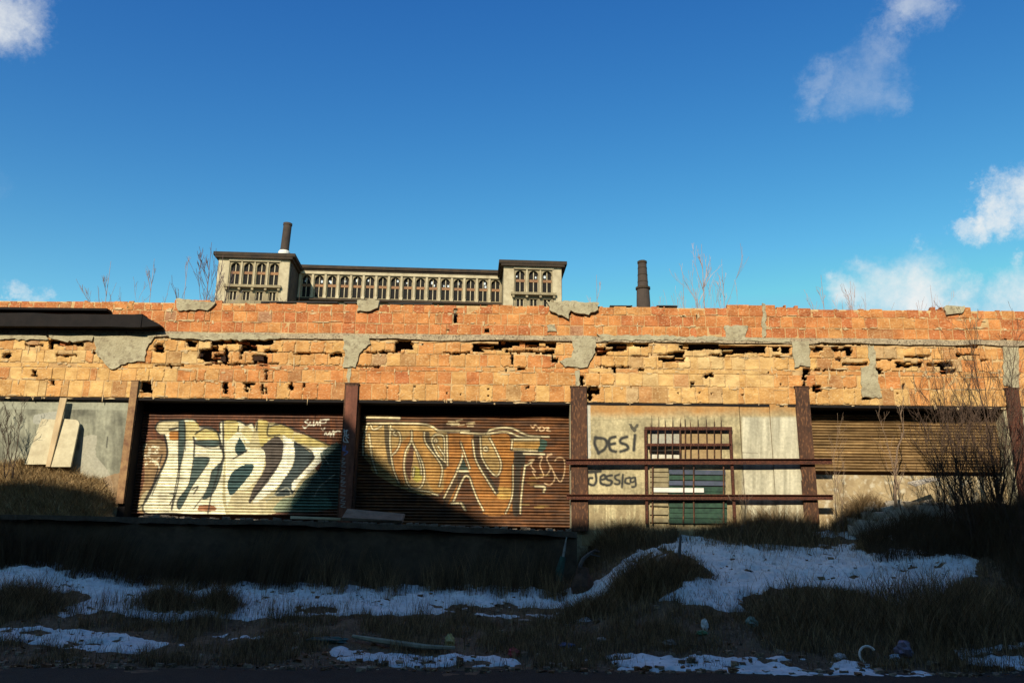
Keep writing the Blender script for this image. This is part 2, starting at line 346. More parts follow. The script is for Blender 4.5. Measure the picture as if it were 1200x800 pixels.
for P, cov in SNOW:
    q = inpoly(PX+n1*26, PY+n1*10+n2*6, P)
    msk = np.maximum(msk, q*np.clip((cov+.24-n3)*7, 0, 1))
for hx, hy, ha, hb in HOLES:
    dd = ((PX-hx)/ha)**2+((PY-hy)/hb)**2+n2*2.2+n1*1.5
    msk *= np.clip((dd-.7)*3, 0, 1)
for _ in range(2): msk = (msk+np.roll(msk, 1, 0)+np.roll(msk, -1, 0)+np.roll(msk, 1, 1)+np.roll(msk, -1, 1))/5
SNZ = SZ-.022+.05*np.clip(msk, 0, 1)+(fbm(SX*6, SY*6, 3)-.5)*.05*msk+(fbm(SX*2, SY*2, 3)-.5)*.06*msk
Fq = grid_faces(len(sy), len(sx))[:, ::-1]; keep = msk.ravel()[Fq].max(1) > .10; Fk = Fq[keep]
u, inv = np.unique(Fk, return_inverse=True)
mk('snow', np.stack([SX, SY, SNZ], -1).reshape(-1, 3)[u], inv.reshape(-1, 4), M_snow, smooth=True, kind='stuff', origin=(0, 0, 0))
def snow_at(X, Y):
    i = np.clip(((Y-14.3)/(20.0-14.3)*299).round().astype(int), 0, 299); j = np.clip(((X+13.6)/27.2*899).round().astype(int), 0, 899)
    return msk[i, j]*((Y > 14.3) & (Y < 20))

# ================================================================== WAREHOUSE
XL, XR = -15.0, 15.0
wh = empty('warehouse', (0, WY+5, 1.3), 'long low derelict warehouse front of orange clay tile with roller shutters', 'warehouse')
courses = [(470.5, 451), (451, 436), (436, 430.5), (430.5, 415.7), (415.7, 402), (392.8, 380.6), (380.6, 368), (368, 357.5)]
zB, zT = Zc(470.5), Zc(357.5)
HR = [(57,398,97,404),(57,404,63,409),(3,415,14,419),(38,434,43,440),(60,446,64,450),(165,446,178,460),(181,403,191,412),(108,412,116,414),
 (218,400,231,402),(218,404,230,406),(247,397,320,403),(247,403,256,411),(283,402,301,410),(233,409,248,420),(238,420,268,423),(252,415,267,418),(281,411,284,420),(296,416,313,424),(310,410,325,413),(262,409,267,413),(240,426,327,427),
 (386,414,402,418),(340,449,343,457),(310,433,313,445),(262,449,267,460),(285,448,298,451),(287,451,290,459),(292,451,294,460),(306,452,309,461),(311,454,313,461),(338,451,341,455),(355,449,358,452),
 (463,400,484,410),(554,398,652,404),(560,404,600,407),(554,407,588,411),(592,404,652,406),(592,411,650,413),
 (607,431,616,434),(616,453,619,455),(646,415,648,422),(647,421,655,424),(599,415,601,426),(592,431,594,435),
 (688,454,702,461),(689,460,694,468),(697,408,722,411),(699,411,712,416),(712,401,760,405),(720,405,735,410),(718,431,721,436),(748,433,755,435),(772,419,802,423),(790,413,801,420),
 (797,401,862,409),(846,400,898,414),(812,395,825,400),(825,438,836,441),(826,441,830,444),(810,447,814,454),
 (900,403,928,406),(905,406,912,412),(915,407,926,413),(948,407,964,411),(990,397,998,402),(975,407,999,411),(992,413,998,416),(987,425,1017,428),(1025,433,1035,437),(952,452,963,458),
 (955,432,962,434),(941,432,945,452),(945,432,949,438),(1050,425,1082,429),(1087,425,1117,429),(1102,432,1120,438),(1100,403,1145,407),(958,401,1018,404),(1025,402,1090,404),(1150,420,1157,423),(1010,464,1022,468),(1057,450,1061,455),(980,420,985,423),(532,363,536,377),(568,385,573,389),(478,401,482,406),(645,393,660,395),(1170,398,1180,401)]
HR += [(420,428.6,445,429.6),(130,411,160,412),(430,411.8,470,412.6),(520,413,550,414),(700,429,740,430),(760,414,790,415),(905,417,930,418),(1060,417,1090,418),(1120,415,1148,416),(965,433,990,434),(30,404,50,405),(66,416,90,417),(180,428,215,429),(345,413,386,414),(830,416,850,417),(740,417,760,418),(680,440,684,452),(1020,420,1050,421)]
HD = [(795,461),(820,461),(834,461),(739,453),(572,456),(572,463),(524,460),(486,453),(525,387),(454,454),(617,454),(1098,457),(1052,461),(230,447),(236,447),(150,360),(60,447),(900,437),(915,450),(1130,445),(990,455),(540,462),(702,436),(870,463)]
def hole(x, y):
    dx = (vnoise(x*.35+3, y*.35)-.5)*2.0+(vnoise(x*1.1, y*1.1+9)-.5)*1.0; dy = (vnoise(x*.14+70, y*.3+5)-.5)*3.0+(vnoise(x*1.1+5, y*1.1+9)-.5)*.8
    X = x+dx; Y = y+dy; r = np.zeros(np.shape(x), bool)
    for a, b, c, d in HR: r |= (X > a-.6) & (X < c+.6) & (Y > b-.9) & (Y < d+1.1)
    for a, b in HD: r |= (X-dx*.5-a)**2+(Y-dy*.5-b)**2 < 2.2
    return r
def hole_w(X, Z, Y=WY): a, b = proj(X, np.full_like(X, Y), Z); return hole(a, b)
def cells(x0, x1, z0, z1, y0, y1, cs, test):      # a slab with bites taken out of it
    nx = max(2, int(round((x1-x0)/cs))); nz = max(2, int(round((z1-z0)/cs)))
    gx = np.linspace(x0, x1, nx+1); gzz = np.linspace(z0, z1, nz+1)
    CX, CZ = np.meshgrid((gx[1:]+gx[:-1])/2, (gzz[1:]+gzz[:-1])/2); solid = ~test(CX, CZ)
    if not solid.any(): return None
    VX, VZ = np.meshgrid(gx, gzz)
    jx = (rng.random(VX.shape)-.5)*cs*.5; jz = (rng.random(VX.shape)-.5)*cs*.5
    jx[:, 0] = jx[:, -1] = 0; jz[0] = jz[-1] = 0
    VX = VX+jx; VZ = VZ+jz; n = VX.size
    V = np.r_[np.stack([VX, np.full_like(VX, y0), VZ], -1).reshape(-1, 3), np.stack([VX, np.full_like(VX, y1), VZ], -1).reshape(-1, 3)]
    w = nx+1; I = np.arange(nz)[:, None]*w+np.arange(nx)[None]; a, b, c, d = I, I+1, I+w+1, I+w; FF = []
    st = lambda m, *q: FF.append(np.stack([t[m] for t in q], -1))
    st(solid, a, b, c, d)
    P = np.pad(solid, 1)
    st(solid & ~P[:-2, 1:-1], b, a, a+n, b+n); st(solid & ~P[2:, 1:-1], d, c, c+n, d+n)
    st(solid & ~P[1:-1, :-2], a, d, d+n, a+n); st(solid & ~P[1:-1, 2:], c, b, b+n, c+n)
    Fa = np.concatenate(FF); u, inv = np.unique(Fa, return_inverse=True)
    return V[u], inv.reshape(-1, 4)
RED = np.array((.46, .155, .055)); ORA = np.array((.55, .235, .075)); OCH = np.array((.62, .385, .14)); PAL = np.array((.68, .52, .26)); GRY = np.array((.36, .28, .19)); BRN = np.array((.28, .15, .075))
def tile_col(x, ci):
    px = proj(np.array([x]), np.array([WY]), np.array([6.0]))[0][0]; N1 = lambda f, o: float(fbm(np.array([x*f+o]), np.array([ci*.55+o]), 3)[0])
    if ci >= 5: a = np.interp(px, [0, 600, 1200], [.22, .28, .15])
    else: a = np.interp(px, [0, 180, 430, 650, 720, 900, 980, 1200], [.86, .70, .62, .50, .92, 1.05, .80, .66])
    t = np.clip(a+(N1(.45, 3)-.5)*.9+rng.normal(0, .15), 0, 1.25)
    c = RED+(ORA-RED)*min(t/.4, 1) if t < .4 else ORA+(OCH-ORA)*(t-.4)/.5 if t < .9 else OCH+(PAL-OCH)*(t-.9)/.5
    r = rng.random()
    if r < .035: c = c*.5+BRN*.5
    elif r < .06: c = c*.5+GRY*.5
    elif r < .11: c = c*.5+RED*.5
    return np.clip(c*rng.uniform(.90, 1.10), .02, .8)
TILES = []
for ci, (pb, pt) in enumerate(courses):
    z0, z1 = Zc(pb), Zc(pt); tw = .335 if ci not in (2,) else .62
    if ci >= 5: tw = .30
    x = XL-rng.uniform(0, tw)
    while x < XR:
        w = tw*rng.uniform(.86, 1.12)
        if rng.random() < .12 and ci != 2: w *= .55
        TILES.append((ci, max(x, XL), min(x+w, XR), z0, z1)); x += w
def view_px(t): return proj(np.array([(t[1]+t[2])/2]), np.array([WY]), np.array([(t[3]+t[4])/2]))[0][0]
cand = [(0 if -5 < view_px(t) < 1205 else 1, {0: 0, 1: 1, 3: 2, 4: 3, 7: 5, 6: 4, 5: 6, 2: 9}[t[0]], abs((t[1]+t[2])/2), i) for i, t in enumerate(TILES) if (t[2]-t[1])*(t[4]-t[3]) > .05]
cand.sort(); singles = set(c[3] for c in cand[:300])
rest = MB(); J = .014
for i, (ci, x0, x1, z0, z1) in enumerate(TILES):
    g = J*rng.uniform(.4, 1.5); a, b, c, d = x0+g/2, x1-g/2, z0+g/2, z1-g/2
    if b-a < .05: continue
    off = rng.uniform(-.012, .001); col = tile_col((a+b)/2, ci)
    if ci == 7:
        dz = rng.uniform(-.035, .01); pxm = view_px(TILES[i])
        if 858 < pxm < 930 or 1085 < pxm < 1142: dz = .07+rng.uniform(-.01, .01)
        elif 205 < pxm < 255: dz = .05
        if rng.random() < .05: dz -= .05
        d += dz
    nxs, nzs = np.meshgrid(np.linspace(a, b, 9), np.linspace(c, d, 9))
    damaged = hole_w(nxs, nzs).any() or (ci == 7) and rng.random() < .6 or rng.random() < .05
    y0, y1 = WY+off, WY+.10
    if damaged:
        k = rng.integers(1000)
        def test(X, Z, k=k):
            h = hole_w(X, Z)
            ed = np.minimum(np.minimum(X-a, b-X), np.minimum(Z-c, d-Z)); n = fbm(X*9+k, Z*9, 2)
            return h | ((ed < .035) & (n < .40)) | ((d-Z < .05) & (n < .46) if ci == 7 else False)
        r = cells(a, b, c, d, y0, y1, .026, test)
        if r is None: continue
        V, Fc = r
        par = list(range(len(V)))
        def find(q_):
            while par[q_] != q_: q_ = par[q_]
            return q_
        for f_ in Fc.tolist():
            for q_ in f_[1:]: par[find(q_)] = find(f_[0])
        roots = [find(q_) for q_ in range(len(V))]; big = max(set(roots), key=roots.count)
        if len(set(roots)) > 1:                # keep the largest remaining piece of a broken tile
            Fc = Fc[[roots[f_[0]] == big for f_ in Fc.tolist()]]; u_, iv = np.unique(Fc, return_inverse=True); V = V[u_]; Fc = iv.reshape(-1, 4)
    else:
        e = .008; jt = rng.uniform(-.006, .006, 4)
        V = [(a, y1, c), (b, y1, c), (b, y1, d), (a, y1, d), (a, y0+e, c), (b, y0+e, c), (b, y0+e, d), (a, y0+e, d), (a+e, y0+jt[0], c+e), (b-e, y0+jt[1], c+e), (b-e, y0+jt[2], d-e), (a+e, y0+jt[3], d-e)]
        Fc = [(8, 9, 10, 11), (4, 5, 9, 8), (5, 6, 10, 9), (6, 7, 11, 10), (7, 4, 8, 11), (0, 1, 5, 4), (1, 2, 6, 5), (2, 3, 7, 6), (3, 0, 4, 7)]
    if i in singles:
        mk('clay_tile', V, Fc, M_tile, wh, attr=('tint', np.tile(col, (len(V), 1))))
    else: rest.add(np.asarray(V).tolist(), np.asarray(Fc).tolist(), col)
rest.build('tile_courses', M_tile, wh, kind='stuff')
# mortar bed behind the tile faces, broken where the wall is broken
V, Fc = cells(XL, XR, zB, zT-.03, WY+.004, WY+.12, .04, lambda X, Z: hole_w(X, Z))
mk('mortar_bed', V, Fc, M_mortar, wh)
# thin horizontal shells of broken hollow tile inside the cavities
sh = MB()
for (a, b, c, d) in HR:
    if (c-a)*(d-b) < 55: continue
    for _ in range(int(1+(c-a)/16)):
        xx = rnd.uniform(a, c-2); ww = rnd.uniform(5, 17); yy = rnd.uniform(b, d+1.5)
        X0, _, Z0 = W(xx, yy, WY); X1 = X0+ww/50
        y0 = WY+rnd.uniform(.04, .2); t = rnd.uniform(.010, .024); cc = [OCH, PAL, RED, BRN, ORA][rnd.randrange(5)]*.85
        V = [(X0, y0, Z0), (X1, y0+rnd.uniform(-.03, .08), Z0+rnd.uniform(-.03, .03)), (X1-rnd.uniform(0, .05), WY+.3, Z0), (X0, WY+.3, Z0)]
        V += [(v[0], v[1], v[2]+t) for v in V]
        sh.add(V, [(0, 3, 2, 1), (4, 5, 6, 7), (0, 1, 5, 4), (1, 2, 6, 5), (2, 3, 7, 6), (3, 0, 4, 7)], cc)
        if rnd.random() < .12: sh.box(X0, X0+.05+rnd.random()*.16, WY+rnd.uniform(.03, .1), WY+.25, Z0-.02, Z0+rnd.uniform(.05, .14), cc*1.1, jit=.012)
sh.build('broken_tile_shells', M_tile, wh, kind='stuff')
# core of the building
core = MB()
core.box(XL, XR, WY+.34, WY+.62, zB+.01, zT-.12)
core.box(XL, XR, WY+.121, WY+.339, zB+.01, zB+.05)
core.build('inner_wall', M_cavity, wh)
core = MB(); core.box(XL, XR, WY+.66, WY+11, 1.0, zT-.5); core.build('building_mass', M_oldbrick, wh)
cb = MB()
cb.box(XL-.3, XL-.004, WY-.02, WY+11, 1.0, zT-.05); cb.box(XR+.004, XR+.3, WY-.02, WY+11, 1.0, zT-.05); cb.build('side_wall', M_oldbrick, wh)
# string course of cement between the tile courses
def ragged(name, x0, x1, zb, zt, y0, y1, material, parent, amp=.05, tamp=.02, f=2.2, step=.06, seed=0, gap=None, thick=None):
    n = max(2, int((x1-x0)/step)); xs_ = np.linspace(x0, x1, n)
    lo = zb+(fbm(xs_*f+seed, xs_*0+seed, 4)-.5)*2*amp; hi = zt+(fbm(xs_*f*1.4+seed+9, xs_*0+3, 3)-.5)*2*tamp
    hi = np.maximum(hi, lo+.01); yj = (fbm(xs_*3+seed, xs_*0+8, 3)-.5)*.05
    V = np.concatenate([np.stack([xs_, np.full(n, y0)+yj, lo], -1), np.stack([xs_, np.full(n, y0)+yj*.6+.012, hi], -1), np.stack([xs_, np.full(n, y1), hi+.01], -1), np.stack([xs_, np.full(n, y1), lo], -1)])
    Fc = []
    for i in range(n-1):
        if gap and gap(xs_[i]): continue
        for k in range(4): q = (k+1) % 4; Fc.append((k*n+i, k*n+i+1, q*n+i+1, q*n+i))
    Fc += [(0, n, 2*n, 3*n), (4*n-1, 3*n-1, 2*n-1, n-1)]
    return mk(name, V, Fc, material, parent)
ragged('string_course', XL, XR, Zc(399), Zc(393.2), WY-.045, WY+.12, M_band, wh, amp=.05, tamp=.025, f=1.7, seed=4)
ragged('mortar_ledge', XL, XR, Zc(402), Zc(400.6), WY-.012, WY+.1, M_mortar, wh, amp=.03, tamp=.02, f=3, seed=14, gap=lambda x: vnoise(np.array([x*.9]), np.array([2.]))[0] > .58)
xq = XL
while xq < XR:
    L_ = rnd.uniform(.5, 2.6)
    if rnd.random() < .55: ragged('coping_strip', xq, min(xq+L_, XR), Zc(357.5), Zc(356.2), WY-.02, WY+.5, M_roof, wh, amp=.025, tamp=.02, f=1.1, seed=31)
    xq += L_+rnd.uniform(.05, .8)
# cement patches
def patch(P, th=.035, name='cement_patch', material=None):
    P = [(x+rnd.uniform(-.8, .8), y+rnd.uniform(-.8, .8)) for x, y in P]
    Q = []
    for i in range(len(P)):
        a = np.array(P[i]); b = np.array(P[(i+1) % len(P)]); L = np.linalg.norm(b-a); k = max(1, int(L/3.5))
        for j in range(k): Q.append(a+(b-a)*j/k+rng.normal(0, .7, 2))
    pts = [(W(x, y, WY)[0], W(x, y, WY)[2]) for x, y in Q]
    q = MB(); q.prism(pts, WY-th, WY+.05); return q.build(name, material or M_cement, wh)
patch([(110, 392), (114, 390), (150, 391), (185, 393), (173, 406), (170, 422), (150, 426), (133, 433), (120, 424), (112, 413)], .05)
patch([(402, 393), (434, 393), (433, 402), (422, 415), (417, 430), (401, 431), (404, 413)], .05)
patch([(668, 395), (698, 394), (697, 412), (688, 431), (662, 430), (656, 423), (671, 418), (671, 402)], .05)
patch([(641, 355), (660, 353), (700, 355), (701, 364), (688, 370), (668, 367), (665, 373), (643, 365)], .09)
patch([(419, 352), (444, 352), (442, 361), (430, 366), (419, 364)], .07)
patch([(208, 350), (253, 354), (247, 363), (208, 364)], .06)
patch([(928, 400), (948, 400), (949, 430), (930, 431)], .04)
patch([(1017, 404), (1025, 405), (1027, 432), (1033, 466), (1010, 465), (1008, 432), (1019, 428)], .03)
patch([(1175, 399), (1194, 401), (1193, 454), (1175, 452)], .03)
patch([(848, 382), (875, 382), (872, 396), (850, 397)], .03)
patch([(893, 356), (898, 356), (897, 396), (893, 395)], .025)
patch([(1105, 359), (1130, 360), (1128, 367), (1108, 370)], .06)
patch([(640, 381), (651, 381), (652, 388), (641, 390)], .04)
patch([(-60, 389), (56, 391), (58, 398), (-60, 397)], .05); patch([(57, 390), (112, 393), (108, 399), (80, 402), (60, 397)], .06)
patch([(700, 392), (800, 394), (880, 395), (926, 398), (925, 402), (880, 400), (780, 399), (705, 399)], .055)
patch([(200, 391), (250, 391), (330, 393), (330, 397), (250, 398), (200, 396)], .06)
patch([(407, 430), (412, 430), (411, 449), (407, 449)], .02); patch([(675, 434), (680, 434), (679, 453), (674, 453)], .03)
sm_ = MB()
for k in range(620):                   # smears of mortar left on the tile faces
    x = rnd.uniform(XL+.2, XR-.2); pb = rnd.choice([470.5, 451, 436, 430.5, 415.7, 402, 380.6, 368]); z = Zc(pb)+rnd.gauss(0, .03)
    if hole_w(np.array([x]), np.array([z]))[0]: continue
    a_, b_ = abs(rnd.gauss(.05, .07))+.02, abs(rnd.gauss(.006, .010))+.005; n_ = 8
    if rnd.random() < .3: a_, b_ = b_*1.4, abs(rnd.gauss(.03, .04))+.02
    pts_ = [(x+a_*math.cos(2*math.pi*i/n_)*rnd.uniform(.4, 1.2), z+b_*math.sin(2*math.pi*i/n_)*rnd.uniform(.3, 1.6)) for i in range(n_)]
    sm_.prism(pts_, WY-.016, WY+.02)
sm_.build('mortar_smears', mat('pale_mortar', (.62, .48, .27), (.46, .32, .16), scale=9, bump=.6, bscale=40), wh, kind='stuff')
# dark steel canopy remains, upper left
zt_, zb_ = zat(80, 371.5), zat(80, 386.5)
x1_ = W(172, 378, WY)[0]; x2_ = W(193, 386, WY)[0]
o = ragged('canopy_beam', XL, x1_, zb_, zt_, WY-.30, WY-.004, M_dark, wh, amp=.035, tamp=.03, f=.8, seed=50); o['label'] = 'black weathered steel canopy beam at the left end of the wall'
cn = MB(); cn.prism([(x1_+.003, zb_+.01), (x2_, zb_+.05), (x2_-.04, zb_+.10), (x1_+.003, zt_-.02)], WY-.28, WY-.004); cn.build('canopy_end', M_dark, wh)
cn = MB(); cn.box(XL, W(131, 365, WY)[0], WY-.26, WY-.004, zat(60, 366.6), zat(60, 364)); cn.build('canopy_plate', M_dark, wh)

# lintels
def lintel(p0, p1, th=3.0):
    q = MB(); q.box(Xc(p0), Xc(p1), WY+.004, WY+.655, Zc(470.5)-th/50, Zc(470.5)-.002); return q.build('lintel', M_dark, wh)
for a, b in ((-160, 144), (153, 399.5), (416.5, 668), (688.5, 938), (953, 1184)): lintel(a, b)
zL = Zc(473.5)+.005
# piers behind the columns
for a, b in ((144, 152.5), (400, 416), (668.5, 688), (938.5, 952.5), (1184.5, 1352)):
    q = MB(); q.box(Xc(a), Xc(b), WY+.02, WY+.655, 1.2, zL+.05); q.build('pier', M_dark if a < 160 else M_rust if a < 600 else M_cement, wh)  # leftmost pier black: the shade on its jamb is put into the colour
# columns, with paint marks on the one between the doors
def column(a, b, topy, boty, Y0=WY-.07, base=None, material=M_rust, label=None):
    xa, xb = Xc(a), Xc(b); zt = zat((a+b)/2, topy); zb = zat((a+b)/2, boty) if base is None else base
    q = MB(); q.box(xa, xb, Y0, Y0+.02, zb, zt); q.box((xa+xb)/2-.015, (xa+xb)/2+.015, Y0+.021, WY+.018, zb, zt); q.box(xa, xb, WY+.0, WY+.016, zb, Zc(471.5))
    o = q.build('column', material, wh, label=label)
    q = MB(); q.box(xa-.015, xb+.015, Y0-.012, WY-.014, zt+.002, zt+.022); q.build('column_cap', material, wh); return xa, xb, zb, zt
column(143.5, 152, 447, 590, material=mat('weathered_steel', (.36, .22, .10), (.16, .08, .045), scale=6, bump=.4), label='rusty column with flaking yellow paint')
#C
xa, xb, zb, zt = column(399.5, 415.5, 450, 612)
column(669, 688, 454, 622)
column(937, 953.5, 454, 614)
column(1188, 1204, 456, 606, material=M_rustred, label='dark red rusty column at the right end')

# roller shutters ------------------------------------------------------------
RY_ = WY+.42
def shutter(p0, p1, ytop, ybot, cv, dx=.0135, pitch=.070, Y=RY_, label=None, sag=.0):
    x0, x1 = W(p0, 540, Y)[0], W(p1, 540, Y)[0]; zt, zb = W((p0+p1)/2, ytop, Y)[2], W((p0+p1)/2, ybot, Y)[2]
    prof = [(0, .006), (.10, -.018), (.34, -.030), (.60, -.030), (.70, .008)]
    n = int((zt-zb)/pitch); zr = []; yr = []
    for i in range(n):
        for t, d in prof: zr.append(zt-(i+t)*pitch); yr.append(Y+d)
    nx = int((x1-x0)/dx); gx = np.linspace(x0, x1, nx)
    X, Z = np.meshgrid(gx, zr); YY = np.repeat(np.array(yr)[:, None], nx, 1)
    YY = YY+(fbm(X*1.3, Z*1.3, 2)-.5)*.07+(vnoise(X*.9+5, np.floor((zt-Z)/pitch+.02)*3.7)-.5)*.022
    px, py = proj(X, YY, Z); c = cv.sample(px, py)
    row = np.floor((zt-Z)/pitch+.02); st = (.78+.44*fbm(X*5, Z*40, 3))*(.80+.4*vnoise(row*7.3+1, row*0+x0))
    c = c*st[..., None]
    return mk('roller_shutter', np.stack([X, YY, Z], -1).reshape(-1, 3), grid_faces(len(zr), nx), M_paintm, wh, attr=('paint', c.reshape(-1, 3)), label=label)
CRM = (.77, .76, .56); WHT = (.82, .83, .68); YEL = (.52, .44, .14); TEAL = (.035, .075, .075); GBR = (.10, .085, .07); RST = (.30, .10, .025)
# door one
cv = Canvas(150, 465, 425, 625)
n = fbm(cv.X*.08, cv.Y*.08, 4)[..., None]; n2_ = fbm(cv.X*.5+9, cv.Y*.12, 3)[..., None]
cv.a[:] = np.array((.115, .052, .030))*(.6+.8*n)+np.array((.05, .015, 0))*(n2_ > .6)
sc1 = 5.713; cv.tf = (150, 475, sc1)
cv.poly([(100, 330), (110, 250), (240, 240), (300, 470), (160, 700), (60, 690), (110, 500)], (.34, .24, .12), .8)
cv.poly([(60, 700), (120, 570), (300, 540), (700, 560), (857, 520), (857, 720), (400, 735)], (.50, .46, .28), .9)
body = [(180, 150), (215, 105), (340, 95), (440, 95), (480, 140), (560, 148), (615, 185), (620, 110), (740, 105), (790, 130), (850, 170), (870, 720), (300, 720), (100, 700), (200, 470), (262, 330), (245, 200), (215, 190)]
cv.poly(body, CRM); cv.line(body+[body[0]], 2.0, (.04, .04, .035), .95)
cv.poly([(180, 150), (215, 108), (340, 100), (335, 150), (270, 185), (215, 190)], (.60, .56, .36))
cv.poly([(275, 180), (335, 170), (340, 225), (280, 225)], (.42, .20, .05))
cv.poly([(380, 110), (440, 105), (480, 150), (440, 225), (382, 225)], YEL, .7)
cv.poly([(450, 185), (520, 155), (600, 180), (615, 250), (560, 225), (470, 235)], YEL, .8)
cv.poly([(645, 105), (735, 110), (735, 230), (645, 225)], YEL, .8)
cv.poly([(750, 170), (800, 135), (840, 190), (857, 260), (800, 230)], YEL, .6)
for P in ([(340, 105), (378, 105), (382, 250), (352, 400), (338, 410)], [(440, 345), (545, 352), (500, 440), (430, 540), (350, 690), (330, 640), (400, 540), (425, 440)],
          [(450, 238), (600, 232), (612, 262), (560, 278), (445, 255)], [(560, 440), (625, 380), (625, 450), (570, 585), (500, 625), (540, 530)],
          [(750, 212), (802, 300), (738, 335), (725, 300)], [(712, 425), (800, 395), (835, 405), (770, 530), (690, 610), (650, 660), (700, 540)]): cv.poly(P, TEAL, .95); cv.line(P+[P[0]], 1.1, (.02, .025, .025), .9)
cv.poly([(478, 668), (560, 665), (590, 700), (470, 705)], RST, .9)
for P, w in (([(245, 200), (262, 330), (200, 480), (120, 640)], 1.3), ([(228, 330), (190, 460), (150, 590)], .9), ([(183, 150), (215, 108), (340, 100)], 1.1), ([(438, 210), (445, 250), (440, 340)], 1.1),
             ([(450, 190), (520, 152), (600, 180), (620, 290)], 1.0), ([(636, 105), (640, 340)], 1.2), ([(620, 270), (640, 340), (600, 430)], 1.2), ([(340, 400), (330, 480), (290, 690)], .7), ([(740, 140), (735, 180)], .9), ([(800, 300), (700, 390)], .9),
             ([(280, 160), (330, 150)], 1.4), ([(430, 560), (470, 540), (440, 590)], .8), ([(280, 590), (310, 600), (280, 660)], .8), ([(820, 640), (857, 560)], .9)): cv.line(P, w*1.9, (.03, .03, .028), .95)
for P, w in (([(348, 405), (335, 520), (292, 700)], 1.6), ([(602, 190), (645, 340), (610, 430), (560, 590), (535, 720)], 1.8), ([(705, 385), (690, 500), (640, 650)], 1.5), ([(440, 225), (385, 235), (385, 300)], 1.2), ([(125, 640), (60, 700)], 1.4), ([(215, 470), (160, 600)], 1.2),
             ([(378, 110), (382, 230)], 1.4), ([(445, 255), (560, 290), (620, 285)], 1.3), ([(500, 610), (440, 690)], 1.2), ([(750, 520), (690, 640), (690, 715)], 1.2), ([(640, 115), (745, 108), (790, 132)], 1.1), ([(520, 152), (615, 185)], 1.2), ([(857, 330), (800, 420), (830, 500)], 1.2)): cv.line(P, w, (.04, .045, .04), .9)
for k in range(26):                # scribble block at the left edge
    x, y = rnd.uniform(105, 215), rnd.uniform(265, 420); cv.line([(x, y), (x+rnd.uniform(-20, 20), y+rnd.uniform(-25, 25)), (x+rnd.uniform(-20, 30), y+rnd.uniform(-20, 20))], .9, CRM, .85)
cv.tf = (270, 475, sc1)
cv.poly([(-30, 250), (60, 180), (120, 260), (180, 100), (250, 110), (330, 125), (420, 170), (520, 205), (640, 255), (700, 290), (640, 330), (560, 400), (600, 470), (640, 640), (300, 720), (-30, 730)], (.50, .46, .27))
cv.poly([(180, 105), (250, 110), (245, 250), (200, 265)], YEL, .8)
cv.poly([(260, 150), (330, 130), (420, 160), (400, 230), (330, 200), (260, 230)], YEL, .8)
cv.poly([(420, 190), (520, 200), (660, 262), (640, 280), (500, 265), (430, 230)], YEL, .75)
cv.poly([(-30, 250), (60, 175), (110, 280), (230, 290), (225, 380), (190, 480), (20, 640), (-30, 650)], CRM)
cv.poly([(-10, 640), (60, 560), (180, 600), (240, 640), (200, 720), (-10, 720)], (.60, .55, .34))
cv.poly([(62, 212), (108, 300), (52, 335), (30, 280)], TEAL); cv.poly([(15, 440), (80, 400), (152, 395), (140, 450), (60, 550), (0, 600), (-20, 520)], TEAL)
cv.poly([(200, 285), (300, 205), (352, 250), (345, 350), (270, 490), (130, 650), (150, 560), (230, 420), (228, 310)], GBR)
cv.poly([(350, 195), (425, 245), (432, 300), (420, 385), (335, 520), (190, 640), (150, 640), (260, 500), (345, 355)], WHT)
cv.poly([(425, 235), (555, 330), (545, 380), (440, 490), (420, 590), (300, 600), (340, 520), (425, 385)], (.055, .075, .075))
cv.poly([(515, 290), (700, 280), (640, 340), (560, 420), (470, 500), (420, 570), (410, 530), (440, 485), (558, 370), (555, 330)], WHT)
cv.poly([(600, 320), (740, 260), (745, 640), (640, 690), (420, 690), (430, 600), (500, 500), (600, 420)], (.045, .10, .09), .9)
cv.poly([(350, 620), (640, 610), (640, 700), (300, 710)], (.10, .26, .20), .5)
for P, w in (([(560, 615), (600, 540), (700, 460)], 1.2), ([(610, 315), (655, 390)], 1.1), ([(240, 640), (370, 550), (410, 600)], 1.4)): cv.line(P, w, (.40, .42, .34), .8)
for P, w in (([(180, 110), (175, 165)], 1.1), ([(255, 130), (250, 200), (330, 195)], 1.0), ([(265, 140), (340, 125), (420, 160)], 1.0), ([(400, 140), (520, 200), (660, 265)], 1.0), ([(430, 250), (555, 330), (440, 490)], 1.0), ([(20, 355), (110, 300)], 1.0), ([(130, 650), (345, 355)], .9)): cv.line(P, w*1.8, (.035, .032, .03), .9)
for P in ([(520, 95), (500, 110), (525, 125), (500, 150), (485, 140)], [(535, 110), (530, 130), (545, 130)], [(560, 100), (555, 135), (570, 125), (580, 105), (585, 130), (600, 100)], [(605, 95), (600, 135)], [(605, 100), (640, 95), (635, 115), (605, 118)], [(640, 95), (660, 92)],
          [(610, 155), (620, 165), (632, 150)], [(630, 195), (640, 180), (650, 200), (665, 175)], [(668, 180), (670, 205), (690, 165), (690, 205)], [(700, 175), (690, 190), (715, 170), (735, 172)]): cv.line(P, 1.0, WHT, .95)
cv.tf = (0, 0, 1); q_ = fbm(cv.X*.16, cv.Y*.05+7, 5)[..., None]; cv.a *= np.clip(.62+.8*q_, .6, 1.05)*np.array((1, .985, .96))
shutter(150, 404, 483, 604, cv, label='shutter covered in a white and teal block letter graffiti piece')
